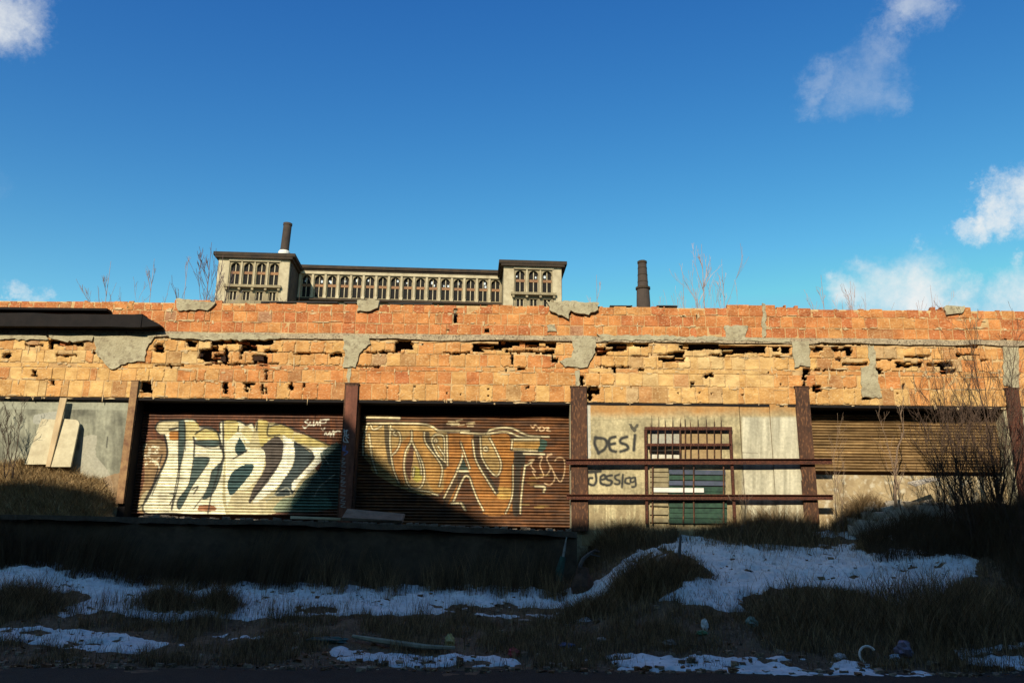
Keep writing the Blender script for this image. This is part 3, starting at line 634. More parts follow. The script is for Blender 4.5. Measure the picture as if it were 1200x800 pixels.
# door two
cv = Canvas(405, 465, 690, 630)
n = fbm(cv.X*.06, cv.Y*.06, 4)[..., None]; n2_ = fbm(cv.X*.05+9, cv.Y*.45, 4)[..., None]
t = np.clip((n2_-.40)*5, 0, 1); cv.a[:] = (np.array((.095, .048, .024))*(1-t)+np.array((.165, .068, .022))*t)*(.6+.8*n)
tl = np.clip((487-cv.Y)/4+2, 0, 1)[..., None]*0
TAN = (.50, .35, .13); CR = (.78, .68, .40); DK = (.055, .05, .035); ORG_ = (.44, .20, .045)
cv.tf = (415, 475, 5.711)
cv.poly([(60, 340), (60, 200), (95, 125), (490, 125), (560, 170), (620, 180), (620, 400), (600, 560), (500, 600), (330, 560), (130, 450), (110, 400)], TAN, .85)
cv.poly([(250, 300), (340, 230), (385, 190), (345, 330), (330, 540), (260, 450)], ORG_, .8)
cv.poly([(390, 170), (480, 190), (500, 270), (590, 420), (560, 600), (480, 480), (400, 280)], (.42, .23, .06), .85)
cv.poly([(620, 190), (771, 190), (771, 330), (700, 440), (680, 620), (600, 620)], ORG_, .8)
cv.line([(215, 140), (222, 250), (243, 380)], 5.5, DK, .85); cv.line([(490, 190), (500, 262), (560, 345), (605, 410)], 5.5, DK, .85)
cv.poly([(385, 255), (355, 330), (345, 430), (375, 500), (385, 420), (400, 300)], (.12, .06, .03)); cv.poly([(400, 400), (440, 430), (450, 500), (400, 500)], (.46, .40, .08))
cv.poly([(740, 320), (775, 440), (700, 430)], (.05, .07, .05)); cv.line([(700, 470), (612, 650)], 6, DK, .8)
for P, w in (([(78, 78), (300, 85)], 3), ([(88, 125), (62, 230), (60, 330)], 1.6), ([(90, 122), (350, 118), (490, 130), (560, 165)], 1.6), ([(100, 190), (120, 350), (150, 450)], 1.5), ([(245, 130), (240, 260), (262, 420), (300, 520)], 1.3),
             ([(385, 170), (382, 240), (345, 310), (335, 430), (370, 540), (440, 550), (470, 480), (455, 380), (405, 280), (385, 235)], 1.4), ([(370, 560), (470, 570), (560, 600)], 1.3), ([(545, 195), (520, 235), (560, 330), (615, 380)], 1.4),
             ([(545, 195), (600, 210), (605, 360)], 1.2), ([(535, 235), (550, 225), (553, 245), (538, 248)], 1.1), ([(560, 270), (600, 330)], 1.2), ([(470, 180), (480, 250), (560, 360), (590, 430), (570, 540)], 1.2), ([(560, 170), (771, 172)], 1.6),
             ([(715, 240), (725, 340), (690, 430)], 1.5), ([(690, 442), (771, 442)], 2.4), ([(665, 640), (735, 480), (771, 480)], 1.5), ([(600, 620), (690, 440)], 1.2), ([(650, 655), (720, 655), (745, 700)], 1.5), ([(250, 160), (300, 180), (310, 240), (285, 300), (255, 330)], 1.1),
             ([(275, 170), (262, 190), (285, 200)], 1.0), ([(620, 200), (625, 400)], 1.3), ([(420, 320), (445, 400), (450, 460)], 1.1), ([(400, 420), (395, 470)], 1.2), ([(110, 130), (130, 160), (180, 140)], 1.2)): cv.line(P, w+2.6, DK, .75); cv.line(P, w*1.15, CR, .95)
for k in range(12):
    y = rnd.uniform(100, 145); x = rnd.uniform(620, 770); cv.line([(x, y), (x+40, y+rnd.uniform(-6, 6))], 1.3, CR, .7)
    x, y = rnd.uniform(65, 120), rnd.uniform(150, 330); cv.line([(x, y), (x+12, y+8)], 1.2, CR, .6)
cv.tf = (540, 475, 5.713)
cv.poly([(0, 200), (100, 190), (150, 400), (260, 600), (330, 620), (330, 720), (150, 720), (70, 480), (0, 300)], ORG_, .75)
cv.poly([(140, 200), (200, 200), (265, 380), (240, 470), (170, 400), (135, 300)], TAN, .8)
cv.poly([(200, 200), (340, 220), (350, 600), (260, 600), (260, 380)], (.42, .19, .04), .85)
cv.poly([(250, 540), (340, 560), (330, 620), (250, 620)], (.5, .34, .09), .8)
cv.line([(100, 205), (122, 370), (240, 580)], 5.5, DK, .85); cv.line([(388, 400), (372, 560), (368, 720)], 7, DK, .85); cv.poly([(358, 310), (420, 300), (425, 400), (355, 405)], DK, .9)
cv.poly([(510, 225), (575, 235), (560, 300), (510, 300)], (.06, .11, .08))
cv.poly([(345, 228), (515, 228), (505, 292), (345, 290)], (.46, .27, .07))
for P, w in (([(0, 180), (160, 190), (205, 160), (330, 150), (450, 200), (590, 210)], 1.4), ([(175, 190), (300, 175), (410, 212), (530, 215)], 1.4), ([(340, 230), (520, 228)], 2.2), ([(340, 292), (510, 300)], 1.8), ([(345, 230), (340, 292)], 1.2), ([(420, 322), (560, 326)], 1.4),
             ([(80, 230), (100, 360), (165, 480), (235, 590)], 1.3), ([(130, 210), (140, 340), (190, 430), (245, 470), (268, 380), (195, 220)], 1.3), ([(60, 485), (100, 600), (150, 700)], 1.3), ([(430, 400), (405, 600), (398, 720)], 1.4), ([(350, 400), (345, 600), (300, 720)], 1.0),
             ([(150, 290), (165, 275), (180, 292), (165, 302), (150, 290)], 1.0), ([(0, 250), (60, 420)], 1.1), ([(430, 400), (460, 390), (480, 365)], 1.2), ([(500, 540), (560, 545), (555, 575)], 2.0), ([(0, 650), (25, 695)], 1.6)): cv.line(P, w+2.6, DK, .75); cv.line(P, w*1.15, CR, .95)
for P in ([(470, 135), (485, 150), (495, 130)], [(500, 130), (520, 150), (505, 165)], [(530, 140), (530, 170), (560, 160), (545, 140), (530, 145)], [(565, 150), (590, 150), (575, 165), (600, 172)],
          [(455, 370), (490, 360), (470, 400), (500, 440), (480, 440), (510, 490)], [(520, 350), (545, 345), (530, 400), (555, 470), (515, 480)], [(580, 330), (610, 325), (575, 350), (600, 420), (570, 470)],
          [(560, 520), (600, 530), (630, 480), (600, 400), (640, 480), (670, 510), (695, 440), (690, 360), (650, 350), (630, 370)]): cv.line(P, 1.2, (.70, .50, .28), .95)
for k in range(9):
    x = rnd.uniform(420, 560); y = rnd.uniform(430, 690); cv.line([(x-30, y), (x+30, y+2)], 1.4, (.52, .36, .10), .5)
cv.tf = (0, 0, 1); q_ = fbm(cv.X*.14+30, cv.Y*.06+7, 5)[..., None]; cv.a *= np.clip(.42+1.0*q_, .5, 1.1)
shutter(410, 676, 486, 618, cv, label='rusty shutter with outlined block letter graffiti in cream and orange')
# bay four, plain
cv = Canvas(940, 465, 1260, 625)
n = fbm(cv.X*.05, cv.Y*.05+4, 4)[..., None]; n2_ = fbm(cv.X*.02, cv.Y*.35, 3)[..., None]
t = np.clip((n2_-.4)*4, 0, 1); cv.a[:] = (np.array((.17, .105, .042))*(1-t)+np.array((.29, .19, .08))*t)*(.55+.9*n)
shutter(946, 1195, 486, 556, cv, label='plain ochre shutter hanging half open')
# a dark strip over each shutter, and the low wall under the half open one
for a, b in ((152, 402), (412, 674), (948, 1193)):
    q = MB(); q.box(W(a, 480, RY_)[0], W(b, 480, RY_)[0], RY_+.03, RY_+.2, W((a+b)/2, 490, RY_)[2], zL-.03); q.build('shutter_top_strip', M_dark, wh)
q = MB(); q.box(Xc(954), Xc(1184), WY+.30, WY+.655, 1.4, W(1070, 557, WY+.3)[2]); q.build('low_wall', mat('stained_plaster', (.46, .36, .20), (.26, .19, .10), scale=3, bump=.5, c3=(.52, .46, .32)), wh)
# right jamb lining of door two
# painted flat panels
def panel(p0, p1, ytop, ybot, cv, Y=WY+.01, name='wall_panel', dx=.016, label=None, rot=0, parent=None):
    x0, x1 = W(p0, 540, Y)[0], W(p1, 540, Y)[0]; zt, zb = W((p0+p1)/2, ytop, Y)[2], W((p0+p1)/2, ybot, Y)[2]
    nx = max(2, int((x1-x0)/dx)); nz = max(2, int((zt-zb)/dx))
    X, Z = np.meshgrid(np.linspace(x0, x1, nx), np.linspace(zb, zt, nz)); px, py = proj(X, np.full_like(X, Y), Z)
    YY = Y+(fbm(X*3, Z*3, 2)-.5)*.012
    c = cv.sample(px, py); V = np.stack([X, YY, Z], -1).reshape(-1, 3); Fq = grid_faces(nz, nx)[:, ::-1]
    bnd = [0, nx-1, nx*nz-1, nx*(nz-1)]; nb = len(V); Vb = V[bnd]+np.array((0, .07, 0)); V = np.r_[V, Vb]
    Fs = []
    bt = list(range(nx)); tp = list(range(nx*(nz-1), nx*nz)); lf = [i*nx for i in range(nz)]; rt = [i*nx+nx-1 for i in range(nz)]
    Fl = Fq.tolist()+[tuple(bt[::-1])+(nb, nb+1), tuple(tp)+(nb+2, nb+3), tuple(lf)+(nb+3, nb), tuple(rt[::-1])+(nb+1, nb+2)]
    cc = np.r_[c.reshape(-1, 3), np.tile(c.reshape(-1, 3).mean(0), (4, 1))]
    return mk(name, V, Fl, M_paint, parent or wh, attr=('paint', cc), label=label)
cv = Canvas(675, 465, 965, 640)
n = fbm(cv.X*.05+3, cv.Y*.05, 4)[..., None]; n2_ = fbm(cv.X*.25+9, cv.Y*.02, 4)[..., None]; n4 = fbm(cv.X*.5, cv.Y*.5, 3)[..., None]
n5 = fbm(cv.X*.45, cv.Y*.035+20, 4)[..., None]; cv.a[:] = np.array((.42, .36, .20))*(.30+1.3*n)*(.70+.6*n4)*(.72+.56*n5)
tp = np.clip((490-cv.Y+8*(n[..., 0]-.5))/10, 0, 1)[..., None]; cv.a += (np.array((.42, .21, .06))-cv.a)*tp*.75*(.5+n)
rt_ = np.clip((cv.X-868)/3, 0, 1)[..., None]*np.clip((cv.Y-487)/3, 0, 1)[..., None]
cv.a += (np.array((.56, .53, .38))*(.35+1.1*n2_)-cv.a)*rt_*.9
bt_ = np.clip((cv.Y-583)/18, 0, 1)[..., None]*(fbm(cv.X*.35, cv.Y*.03, 3)[..., None] > .42); cv.a += (np.array((.25, .18, .09))-cv.a)*bt_*.6
cv.tf = (0, 0, 1)
cv.poly([(682, 474), (692, 474), (692, 537), (682, 537)], (.52, .52, .43), .9, sm=False)
cv.poly([(762, 504), (797, 504), (797, 521), (762, 521)], (.36, .355, .29), .9, sm=False)
cv.poly([(798, 505), (846, 505), (846, 537), (798, 537)], (.33, .22, .10), .85, sm=False); cv.poly([(762, 530), (797, 530), (797, 537), (762, 537)], (.60, .58, .48), .9, sm=False)
cv.line([(692, 492), (790, 490)], .8, (.25, .20, .10), .7); cv.line([(868, 488), (871, 612)], 1, (.2, .17, .1), .7); cv.line([(905, 487), (908, 612)], .9, (.28, .25, .16), .6)
cv.line([(870, 530), (888, 531)], 1, (.15, .12, .08), .7)
cv.tf = (680, 470, 5.333); INK = (.035, .035, .03)
for P in ([(97, 225), (90, 265), (115, 322)], [(93, 228), (150, 235), (166, 265), (150, 300), (113, 324)], [(218, 222), (182, 238), (186, 300), (222, 315)], [(185, 270), (216, 264)], [(292, 222), (255, 235), (252, 258), (290, 274), (296, 298), (252, 314)], [(342, 212), (335, 306)]): cv.line(P, 3.7, INK, 1, soft=.8)
cv.poly([(303, 143), (318, 140), (333, 160), (350, 142), (362, 150), (337, 196)], INK, .85)
cv.tf = (680, 471.8, 5.333)
for P, w in (([(48, 432), (125, 425)], 2.6), ([(95, 430), (100, 488), (82, 515), (52, 502), (55, 472), (75, 470)], 1.8), ([(125, 482), (155, 472), (150, 450), (127, 465), (130, 503), (160, 512)], 1.8), ([(198, 452), (165, 460), (168, 478), (197, 490), (190, 510), (165, 516)], 1.8),
             ([(243, 447), (218, 458), (222, 476), (246, 488), (240, 508), (216, 505)], 1.5), ([(266, 448), (260, 528)], 1.5), ([(310, 466), (286, 474), (281, 498), (308, 505)], 1.5), ([(340, 465), (316, 475), (316, 496), (340, 488), (343, 466), (346, 518), (325, 526)], 1.5)): cv.line(P, w*1.7, INK, 1, soft=.5)
panel(681, 869.5, 473.5, 640, cv, label='beige panel with two black hand written names')
panel(870.5, 905.5, 473.5, 640, cv, WY+.016); panel(906.3, 945, 473.5, 640, cv, WY+.004)
cv = Canvas(-200, 455, 165, 620)
n = fbm(cv.X*.05+8, cv.Y*.05, 4)[..., None]; n2_ = fbm(cv.X*.3+9, cv.Y*.03, 4)[..., None]
cv.a[:] = np.array((.24, .24, .17))*(.25+1.5*n)*(.6+.8*n2_)
cv.tf = (0, 0, 1); cv.poly([(-200, 463), (150, 466), (150, 480), (-200, 478)], (.36, .37, .27), .6, sm=False)
cv.poly([(96, 512), (113, 510), (112, 532), (122, 545), (130, 560), (130, 580), (90, 560)], (.42, .40, .30), .75); cv.poly([(40, 486), (68, 482), (68, 494), (40, 496)], (.38, .38, .31), .8)
cv.line([(126, 512), (125, 524)], 1.6, (.03, .03, .025), .8); cv.poly([(120, 560), (145, 555), (142, 590), (120, 590)], (.30, .15, .05), .6)
panel(-170, 151, 465.0, 620, cv, WY+.08, label='stained grey green infill wall at the left end')
# marks painted down the column between the doors
cv = Canvas(395, 445, 420, 620, res=4)
n = fbm(cv.X*.3, cv.Y*.08, 4)[..., None]; cv.a[:] = np.array((.16, .06, .035))*(.5+1.0*n)
cv.tf = (270, 475, 5.713)
for P in ([(750, 175), (785, 165)], [(760, 160), (765, 200), (750, 200)], [(778, 165), (775, 200), (790, 195)], [(755, 210), (760, 240), (790, 245)], [(770, 215), (785, 240)], [(775, 205), (790, 215)]): cv.line(P, .9, (.75, .75, .68))
for P in ([(750, 265), (755, 290), (745, 300)], [(770, 270), (765, 295)], [(755, 300), (785, 310), (760, 330)]): cv.line(P, 1.1, (.12, .20, .42))
for y in (350, 380, 430, 480, 510, 560, 610, 650): cv.line([(735, y), (765, y+5), (740, y+25), (770, y+30)], .8, (.34, .36, .34), .8)
panel(400.5, 414.5, 452, 612, cv, Y=WY-.085, name='painted_plate', dx=.008)

# security rails and grille over bay three -----------------------------------
def rail(pa, ya, pb, yb, Y, h):
    a = W(pa, ya, Y); b = W(pb, yb, Y); q = MB()
    q.bar(a, b, .02, h); q.bar((a[0], a[1]-.01, a[2]+h/2-.008), (b[0], b[1]-.01, b[2]+h/2-.008), .09, .018)
    return q.build('steel_rail', M_rustred, wh)
rail(663, 541, 975, 540.5, WY-.14, .13); rail(664, 582, 976, 582.5, WY-.14, .12)
q = MB()
for px in (672, 681, 942, 949):
    for y in (541, 582): x, Y, z = W(px, y, WY-.1); q.box(x-.03, x+.03, WY-.128, WY-.072, z-.05, z+.05)
q.build('rail_bracket', M_rustred, wh)
gr = empty('window_grille', W(806, 612, WY-.08), 'rusty brown steel window grille with spiked upright bars behind the rails', 'grille')
YG = WY-.07
q = MB()
def gb(mb, x0, y0, x1, y1, w, Y=YG): mb.bar(W(x0, y0, Y), W(x1, y1, Y), w)
gb(q, 755.5, 502, 857.5, 502, .075); gb(q, 756.5, 503, 758, 614, .06); gb(q, 855.5, 503, 861, 612, .06)
q.build('frame', M_rustred, gr)
q = MB(); gb(q, 758, 521, 856, 521, .06); q.build('cross_bar', M_rustred, gr); q = MB(); gb(q, 761, 528, 797, 528.5, .05, YG+.03); q.build('cross_bar', M_dark, gr)
for x in (762.5, 771, 779.5, 788, 797, 803, 809.5, 818, 828, 837, 845):
    q = MB(); top = 488+rnd.uniform(-2, 3); w = .036 if x == 797 else .02
    P = [W(x+rnd.uniform(-.6, .6), 537, YG-.02), W(x, 505, YG-.02), W(x+rnd.uniform(-1.2, 1.2), top, YG-.02)]; q.tube(P, [w*.6, w*.6, .004], 5); q.build('upright_bar', M_rust, gr)
for x in (765, 801, 813, 848):
    q = MB(); q.tube([W(x, 545, YG), W(x+rnd.uniform(-.5, .5), 580, YG), W(x+rnd.uniform(-.5, .5), 613, YG)], [.02]*3, 5); q.build('upright_bar', M_rust, gr)
# slats boarding the window
k = 0
for y in [553, 559.5, 566, 572.5, 578.5, 585, 591.5, 598, 604, 610]:
    a = W(783.5, y, WY+.02); b = W(849 if y < 582 else 851, y+.3, WY+.02); q = MB(); q.box(a[0], b[0], WY-.045, WY-.015, a[2]-.052, a[2]+.052, jit=.004)
    q.build('window_slat', M_purple if k in (0, 2) else M_green, wh, label='faded blue slat' if k in (0, 2) else 'green slat'); k += 1
for y in [550, 556, 562, 568, 574, 580, 590, 600, 609]:
    a = W(761, y, WY+.02); b = W(783, y, WY+.02); q = MB(); q.box(a[0], b[0]-.01, WY-.035, WY-.006, a[2]-.052, a[2]+.045, jit=.004); q.build('window_slat', mat('dull_cream', (.34, .29, .165), (.22, .18, .10), scale=8), wh, label='dull cream slat')
q = MB(); a = W(765.5, 574, WY); b = W(824, 574.5, WY); q.bar((a[0], WY-.062, a[2]), (b[0], WY-.062, b[2]), .02, .10); q.build('white_slat', M_white, wh)

# ================================================================== DOCK
dk = empty('loading_dock', (-5, 19.5, 1.2), 'dark stained concrete loading dock running below the two graffiti covered shutters', 'loading dock')
def dtop(x): return float(np.interp(x, [-16, Xc(60, 19, 603), Xc(390, 19, 612), Xc(676, 19, 621)], [W(0, 602, 19)[2], W(60, 603, 19)[2], W(390, 611, 19)[2], W(676, 622.5, 19)[2]]))
xd = np.linspace(-15.5, Xc(676, 19, 621), 160)
q = MB(); V = []; Fc = []
ring = lambda x: [(x, 19.02+.02*vnoise(np.array([x*3.]), np.array([1.]))[0], .8), (x, 19.02+.02*vnoise(np.array([x*3.]), np.array([1.]))[0], dtop(x)-.14), (x, WY+.65, dtop(x)-.14), (x, WY+.65, .8)]
for x in xd: V += ring(x)
for i in range(len(xd)-1):
    for k in range(4): Fc.append((i*4+k, (i+1)*4+k, (i+1)*4+(k+1) % 4, i*4+(k+1) % 4))
Fc += [(0, 1, 2, 3), tuple(4*(len(xd)-1)+k for k in (3, 2, 1, 0))]
mk('retaining_wall', V, Fc, M_conc, dk)
V = []; Fc = []
for x in xd:
    e = float(fbm(np.array([x*2.2]), np.array([3.]), 4)[0]); yo = 18.90+.20*max(0, e-.45)*2; h = .07+.09*e
    V += [(x, yo, dtop(x)-h), (x, yo, dtop(x)-.008+.02*(e-.5)), (x, WY+.64, dtop(x)+.03), (x, WY+.64, dtop(x)-.13)]
for i in range(len(xd)-1):
    for k in range(4): Fc.append((i*4+k, (i+1)*4+k, (i+1)*4+(k+1) % 4, i*4+(k+1) % 4))
Fc += [(0, 1, 2, 3), tuple(4*(len(xd)-1)+k for k in (3, 2, 1, 0))]
mk('deck_slab', V, Fc, mat('dock_edge', (.12, .095, .068), (.06, .046, .033), scale=3, bump=.8), dk)
# loose things on the dock
x, y, z = W(438, 609, 19.25)
q = MB(); q.box(-.68, .62, -.24, .24, -.03, .03, jit=.03)
o = q.build('broken_slab', M_slab, label='pale broken concrete slab lying on the dock below the middle column', cat='slab'); o.location = (x, 19.3, dtop(x)+.12); o.rotation_euler = (R(24), R(2), R(-3))
q = MB(); q.box(-.55, .55, -.05, .05, -.03, .03, jit=.01)
o = q.build('timber_offcut', M_board, label='thin pale timber offcut lying on the dock below the white graffiti shutter', cat='timber'); x = Xc(370, 19.2, 610); o.location = (x, 19.2, dtop(x)+.04); o.rotation_euler = (0, R(1.5), R(3))
rb = MB()
for k in range(260):
    x = rnd.uniform(Xc(165), Xc(665)); y = 20.4-abs(rnd.gauss(0, .35)); y = max(y, 19.05); s = rnd.uniform(.015, .06)
    rb.box(x-s, x+s*1.4, y-s, y+s, dtop(x)-.01, dtop(x)+.02+s*rnd.uniform(.5, 1.5), jit=s*.35)
rb.build('dock_rubble', M_slab, kind='stuff')

# boards leaning in the left bay
def leaning(name, P, th, material, label, Y0=WY-.02, lean=.15, rad=False):
    pts = [W(x, y, WY) for x, y in P]; zt = max(p[2] for p in pts); zb = min(p[2] for p in pts)
    yy = lambda z: Y0-lean*(zt-z)/(zt-zb)
    n = len(pts); V = [(p[0], yy(p[2])-th, p[2]) for p in pts]+[(p[0], yy(p[2]), p[2]) for p in pts]
    Fc = [tuple(range(n)), tuple(range(2*n-1, n-1, -1))]+[(i, i+n, (i+1) % n+n, (i+1) % n) for i in range(n)]
    return mk(name, V, Fc, material, label=label, cat='board')
leaning('leaning_board', [(34, 545), (64, 545), (72, 492), (50, 491)], .03, M_board, 'wide cream board leaning on the grey green wall, left of the narrow plank')
leaning('leaning_board', [(65, 548), (88, 548), (95, 497), (93.5, 493.5), (90, 492), (75, 491)], .05, M_board, 'cream board with a rounded top corner leaning right of the narrow plank')
leaning('narrow_plank', [(60, 548), (65, 548), (81, 467), (73, 467)], .04, mat('raw_plank', (.58, .44, .25), (.42, .31, .17), scale=6, stretch=(1, 1, .3)), 'tall narrow tan plank leaning in front of two cream boards', Y0=WY-.07, lean=.14)

# ================================================================== HEAPS
def heap(name, x0, x1, y0, topf, material, label, cat, basef, ny=30, nx=170, amp=.10, kind=None, y1=WY+.05):
    X, T = np.meshgrid(np.linspace(x0, x1, nx), np.linspace(0, 1, ny)); Y = y0+(y1-y0)*T
    top = np.interp(X, *topf); base = np.vectorize(basef)(X, Y)
    prof = np.clip(T, 0, 1)**.75
    ends = np.clip((X-x0)/.5, 0, 1)*np.clip((x1-X)/.5, 0, 1)
    Z = base-.05+(np.maximum(top-base, 0)*prof*ends)+((fbm(X*2.2+70, Y*2.2, 4)-.5)*2*amp+(fbm(X*9, Y*9, 2)-.5)*amp*.9)*ends*np.clip(T*4, 0, 1)
    return mk(name, np.stack([X, Y, Z], -1).reshape(-1, 3), grid_faces(ny, nx)[:, ::-1], material, smooth=True, kind=kind, label=label, cat=cat), (X, Y, Z)
tp_x = [Xc(p) for p in (-170, 0, 50, 100, 132, 142, 150)]; tp_z = [zat(p, y) for p, y in ((-170, 545), (0, 542), (50, 538), (100, 554), (132, 568), (142, 588), (150, 602))]
hp, hg = heap('earth_heap', -15, Xc(150), 19.35, (tp_x, tp_z), M_heap, None, None, lambda x, y: min(dtop(x), 2.75)-(.25 if y < 19.0 else 0), kind='structure')
# rubble heap in bay four
q = MB()
for k in range(420):
    px = rnd.uniform(985, 1100); Yk = rnd.uniform(19.3, 20.0); x = Xc(px); s = abs(rnd.gauss(.03, .03))+.012; z = gz1(x, Yk)
    q.box(x-s*1.5, x+s, Yk-s, Yk+s, z-.02, z+s*1.6, jit=s*.4)
q.build('rubble_heap', M_rubble, kind='stuff')
def block(name, px, py, Y, sx, sy, sz, rot, material, label, cat, jit=.03, group=None, z=None):
    x, y, zz = W(px, py, Y); q = MB(); q.box(-sx, sx, -sy, sy, -sz, sz, jit=jit); o = q.build(name, material, label=label, cat=cat, group=group); o.location = (x, y, zz if z is None else z); o.rotation_euler = rot; return o
block('concrete_chunk', 1083, 566, 19.6, .34, .14, .025, (R(15), R(-14), R(8)), M_rubble, 'flat pale concrete chunk tilted on the rubble below the half open shutter', 'rubble')

# ================================================================== VEGETATION
def branch(mb, p, d, L, r, depth, spread=.5, up=.12, kids=(2, 4), seg=4, sides=4, shrink=.62, wig=.16, rmin=.003):
    P = [Vector(p)]; d = Vector(d).normalized(); rs = [r]
    for i in range(seg):
        d = (d+Vector((rnd.gauss(0, wig), rnd.gauss(0, wig), rnd.gauss(0, wig)+up*.5))).normalized(); P.append(P[-1]+d*L/seg); rs.append(max(r*(1-.62*(i+1)/seg), rmin))
    mb.tube(P, rs, sides)
    if depth <= 0: return
    for _ in range(rnd.randint(*kids)+ (1 if depth > 2 else 0)):
        t = rnd.uniform(.3, 1)*seg; i = min(int(t), seg-1); q = P[i].lerp(P[i+1], t-i); rr = rs[i]+(rs[i+1]-rs[i])*(t-i)
        a = rnd.uniform(0, 2*math.pi); side = Vector((math.cos(a), math.sin(a), .2)); dd = (P[i+1]-P[i]).normalized()
        branch(mb, q, (dd*(1-spread*.4)+side*spread+Vector((0, 0, up))).normalized(), L*rnd.uniform(shrink*.75, shrink*1.15), rr*.62, depth-1, spread, up, kids, max(2, seg-1), 3 if depth < 3 else sides, shrink, wig, rmin)
def tree(px, ptop, Y, label, material, name='bare_tree', spread=.45, depth=3, lean=0, group='bare trees beyond the warehouse', rad=.13, rmin=.011, base=0.0, nb=6):
    x, y, zt = W(px, ptop, Y); root = empty(name, (x, Y, base), label, 'tree', group); H = (zt-base); lean = lean or rnd.uniform(-.35, .35)
    P = [(x-lean, Y, base-.1), (x-lean*.6+.05, Y, base+H*.35), (x-lean*.2, Y+.1, base+H*.68), (x, Y, base+H)]
    t = MB(); t.tube(P, [rad, rad*.7, rad*.4, rmin], 6); t.build('trunk', material, root)
    c = MB(); zw = 7.9                      # wall top height, so that the crown starts where it shows
    for k in range(nb):
        f = rnd.uniform(.50, .93); z = base+H*f; i = 0 if f < .35 else 1 if f < .68 else 2; u = (f-(0, .35, .68)[i])/(.35, .33, .32)[i]
        p = Vector(P[i]).lerp(Vector(P[i+1]), u); a = rnd.uniform(0, 6.28)
        branch(c, p, (math.cos(a)*spread, math.sin(a)*spread, 1.0), (zt-p.z)*rnd.uniform(.36, .60)+.2, rad*.22, depth-1, spread*.8, .22, (2, 4), 4, 3, .52, .15, rmin)
    c.build('crown', material, root)
TREES = [(130, 306, 36, 'thin faint bare tree furthest left above the wall'), (181, 303, 40, 'thin bare tree left of the reddish tree by the office block'), (248, 284, 44, 'reddish bushy bare tree touching the left end of the distant office block'),
         (221, 300, 38, 'low bare tree in front of the reddish tree at the left'), (699, 322, 40, 'tiny bare tree top right of the distant office block'), (822, 286, 37, 'tallest pale bare tree right of the tapered chimney'), (846, 312, 39, 'slender pale bare tree leaning right of the tallest one'),
         (800, 318, 41, 'low bare tree left of the tallest pale one'), (962, 322, 38, 'small bare tree left of two further ones over the right bays'), (996, 330, 40, 'wide low bare tree in front of the cloud over the right bays'), (1090, 334, 42, 'low bare tree furthest right above the wall')]
for i, (px, pt, Y, lb) in enumerate(TREES):
    tree(px, pt, Y, lb, M_farbark if i != 2 else mat('reddish_bark', (.20, .13, .12), (.12, .08, .08), scale=2), rad=.07 if i not in (2, 5) else .10, rmin=.007 if i != 2 else .011, depth=3, spread=.42, nb=(7, 7, 16, 8, 4, 16, 6, 7, 6, 12, 7)[i])
# leafless saplings standing before the distant block
for px, pt, Y, lb in ((352, 333, 45, 'dark bare tree in front of the recess beside the left pavilion'), (338, 338, 47, 'low dark bare tree close beside the left pavilion corner')):
    tree(px, pt, Y, lb, M_bark, rad=.08, rmin=.010, depth=3, spread=.9, nb=8)

# shrubs in front of the right bays
def shrub(px, py, Y, stems, label, material, group=None, cat='shrub', name='bare_shrub', base=None):
    x, y, z = W(px, py, Y); z = gz1(x, Y)-.03 if base is None else base; root = empty(name, (x, Y, z), label, cat, group)
    for (tx, ty, r, dp) in stems:
        b = (x+rnd.uniform(-.15, .15), Y+rnd.uniform(-.15, .15), z); e = W(tx, ty, Y+rnd.uniform(-.3, .3)); q = MB()
        mid = [(b[0]+(e[0]-b[0])*t**1.25+rnd.gauss(0, .025), b[1]+(e[1]-b[1])*t, b[2]+(e[2]-b[2])*t) for t in np.linspace(0, 1, 8)]
        rr = [max(.003, r*(1-.85*t)) for t in np.linspace(0, 1, 8)]; q.tube(mid, rr, 5)
        L = (Vector(e)-Vector(b)).length
        for k in range(int(5+L*(5.5 if material is M_bark else 4))):
            t = rnd.uniform(.12, .98)*7; i = min(int(t), 6); pnt = Vector(mid[i]).lerp(Vector(mid[i+1]), t-i); dd = (Vector(mid[i+1])-Vector(mid[i])).normalized(); a = rnd.uniform(0, 6.28)
            branch(q, pnt, dd+Vector((math.cos(a)*.55, math.sin(a)*.4, .15)), L*rnd.uniform(.12, .34)*(1-.4*t/7), rr[i]*.45, dp, .45, .15, (1, 3), 3, 3, .6, .16, .0034 if material is M_bark else .0022)
        q.build('stem', material, root)
    return root
shrub(1170, 600, 18.9, [(1135, 398, .030, 2), (1150, 420, .022, 2), (1108, 440, .022, 2), (1193, 395, .022, 2), (1215, 440, .02, 2), (1160, 470, .018, 2), (1085, 470, .018, 2)], 'tall dark bare shrub with spreading stems before the right shutter', M_bark)
shrub(1138, 605, 18.5, [(1092, 430, .026, 2), (1112, 470, .02, 2), (1062, 455, .018, 2), (1125, 480, .015, 2), (1150, 520, .014, 2), (1075, 520, .014, 2)], 'dark bare shrub leaning left, left of the tallest dark shrub', M_bark)
shrub(1112, 606, 18.7, [(1100, 480, .02, 2), (1128, 460, .018, 2), (1082, 500, .014, 2), (1120, 520, .012, 2), (1140, 500, .012, 2)], 'dark bare shrub between the left leaning one and the tallest one', M_bark)
shrub(1195, 640, 17.6, [(1180, 500, .018, 2), (1215, 470, .02, 2), (1160, 530, .014, 2), (1230, 520, .015, 2), (1190, 560, .012, 2)], 'dense dark brush at the right edge of the picture', M_bark)
shrub(1056, 582, 19.6, [(1059, 466, .034, 1), (1028, 480, .016, 1)], 'slender pale sunlit sapling before the half open shutter', M_palebark, name='sapling', cat='sapling')
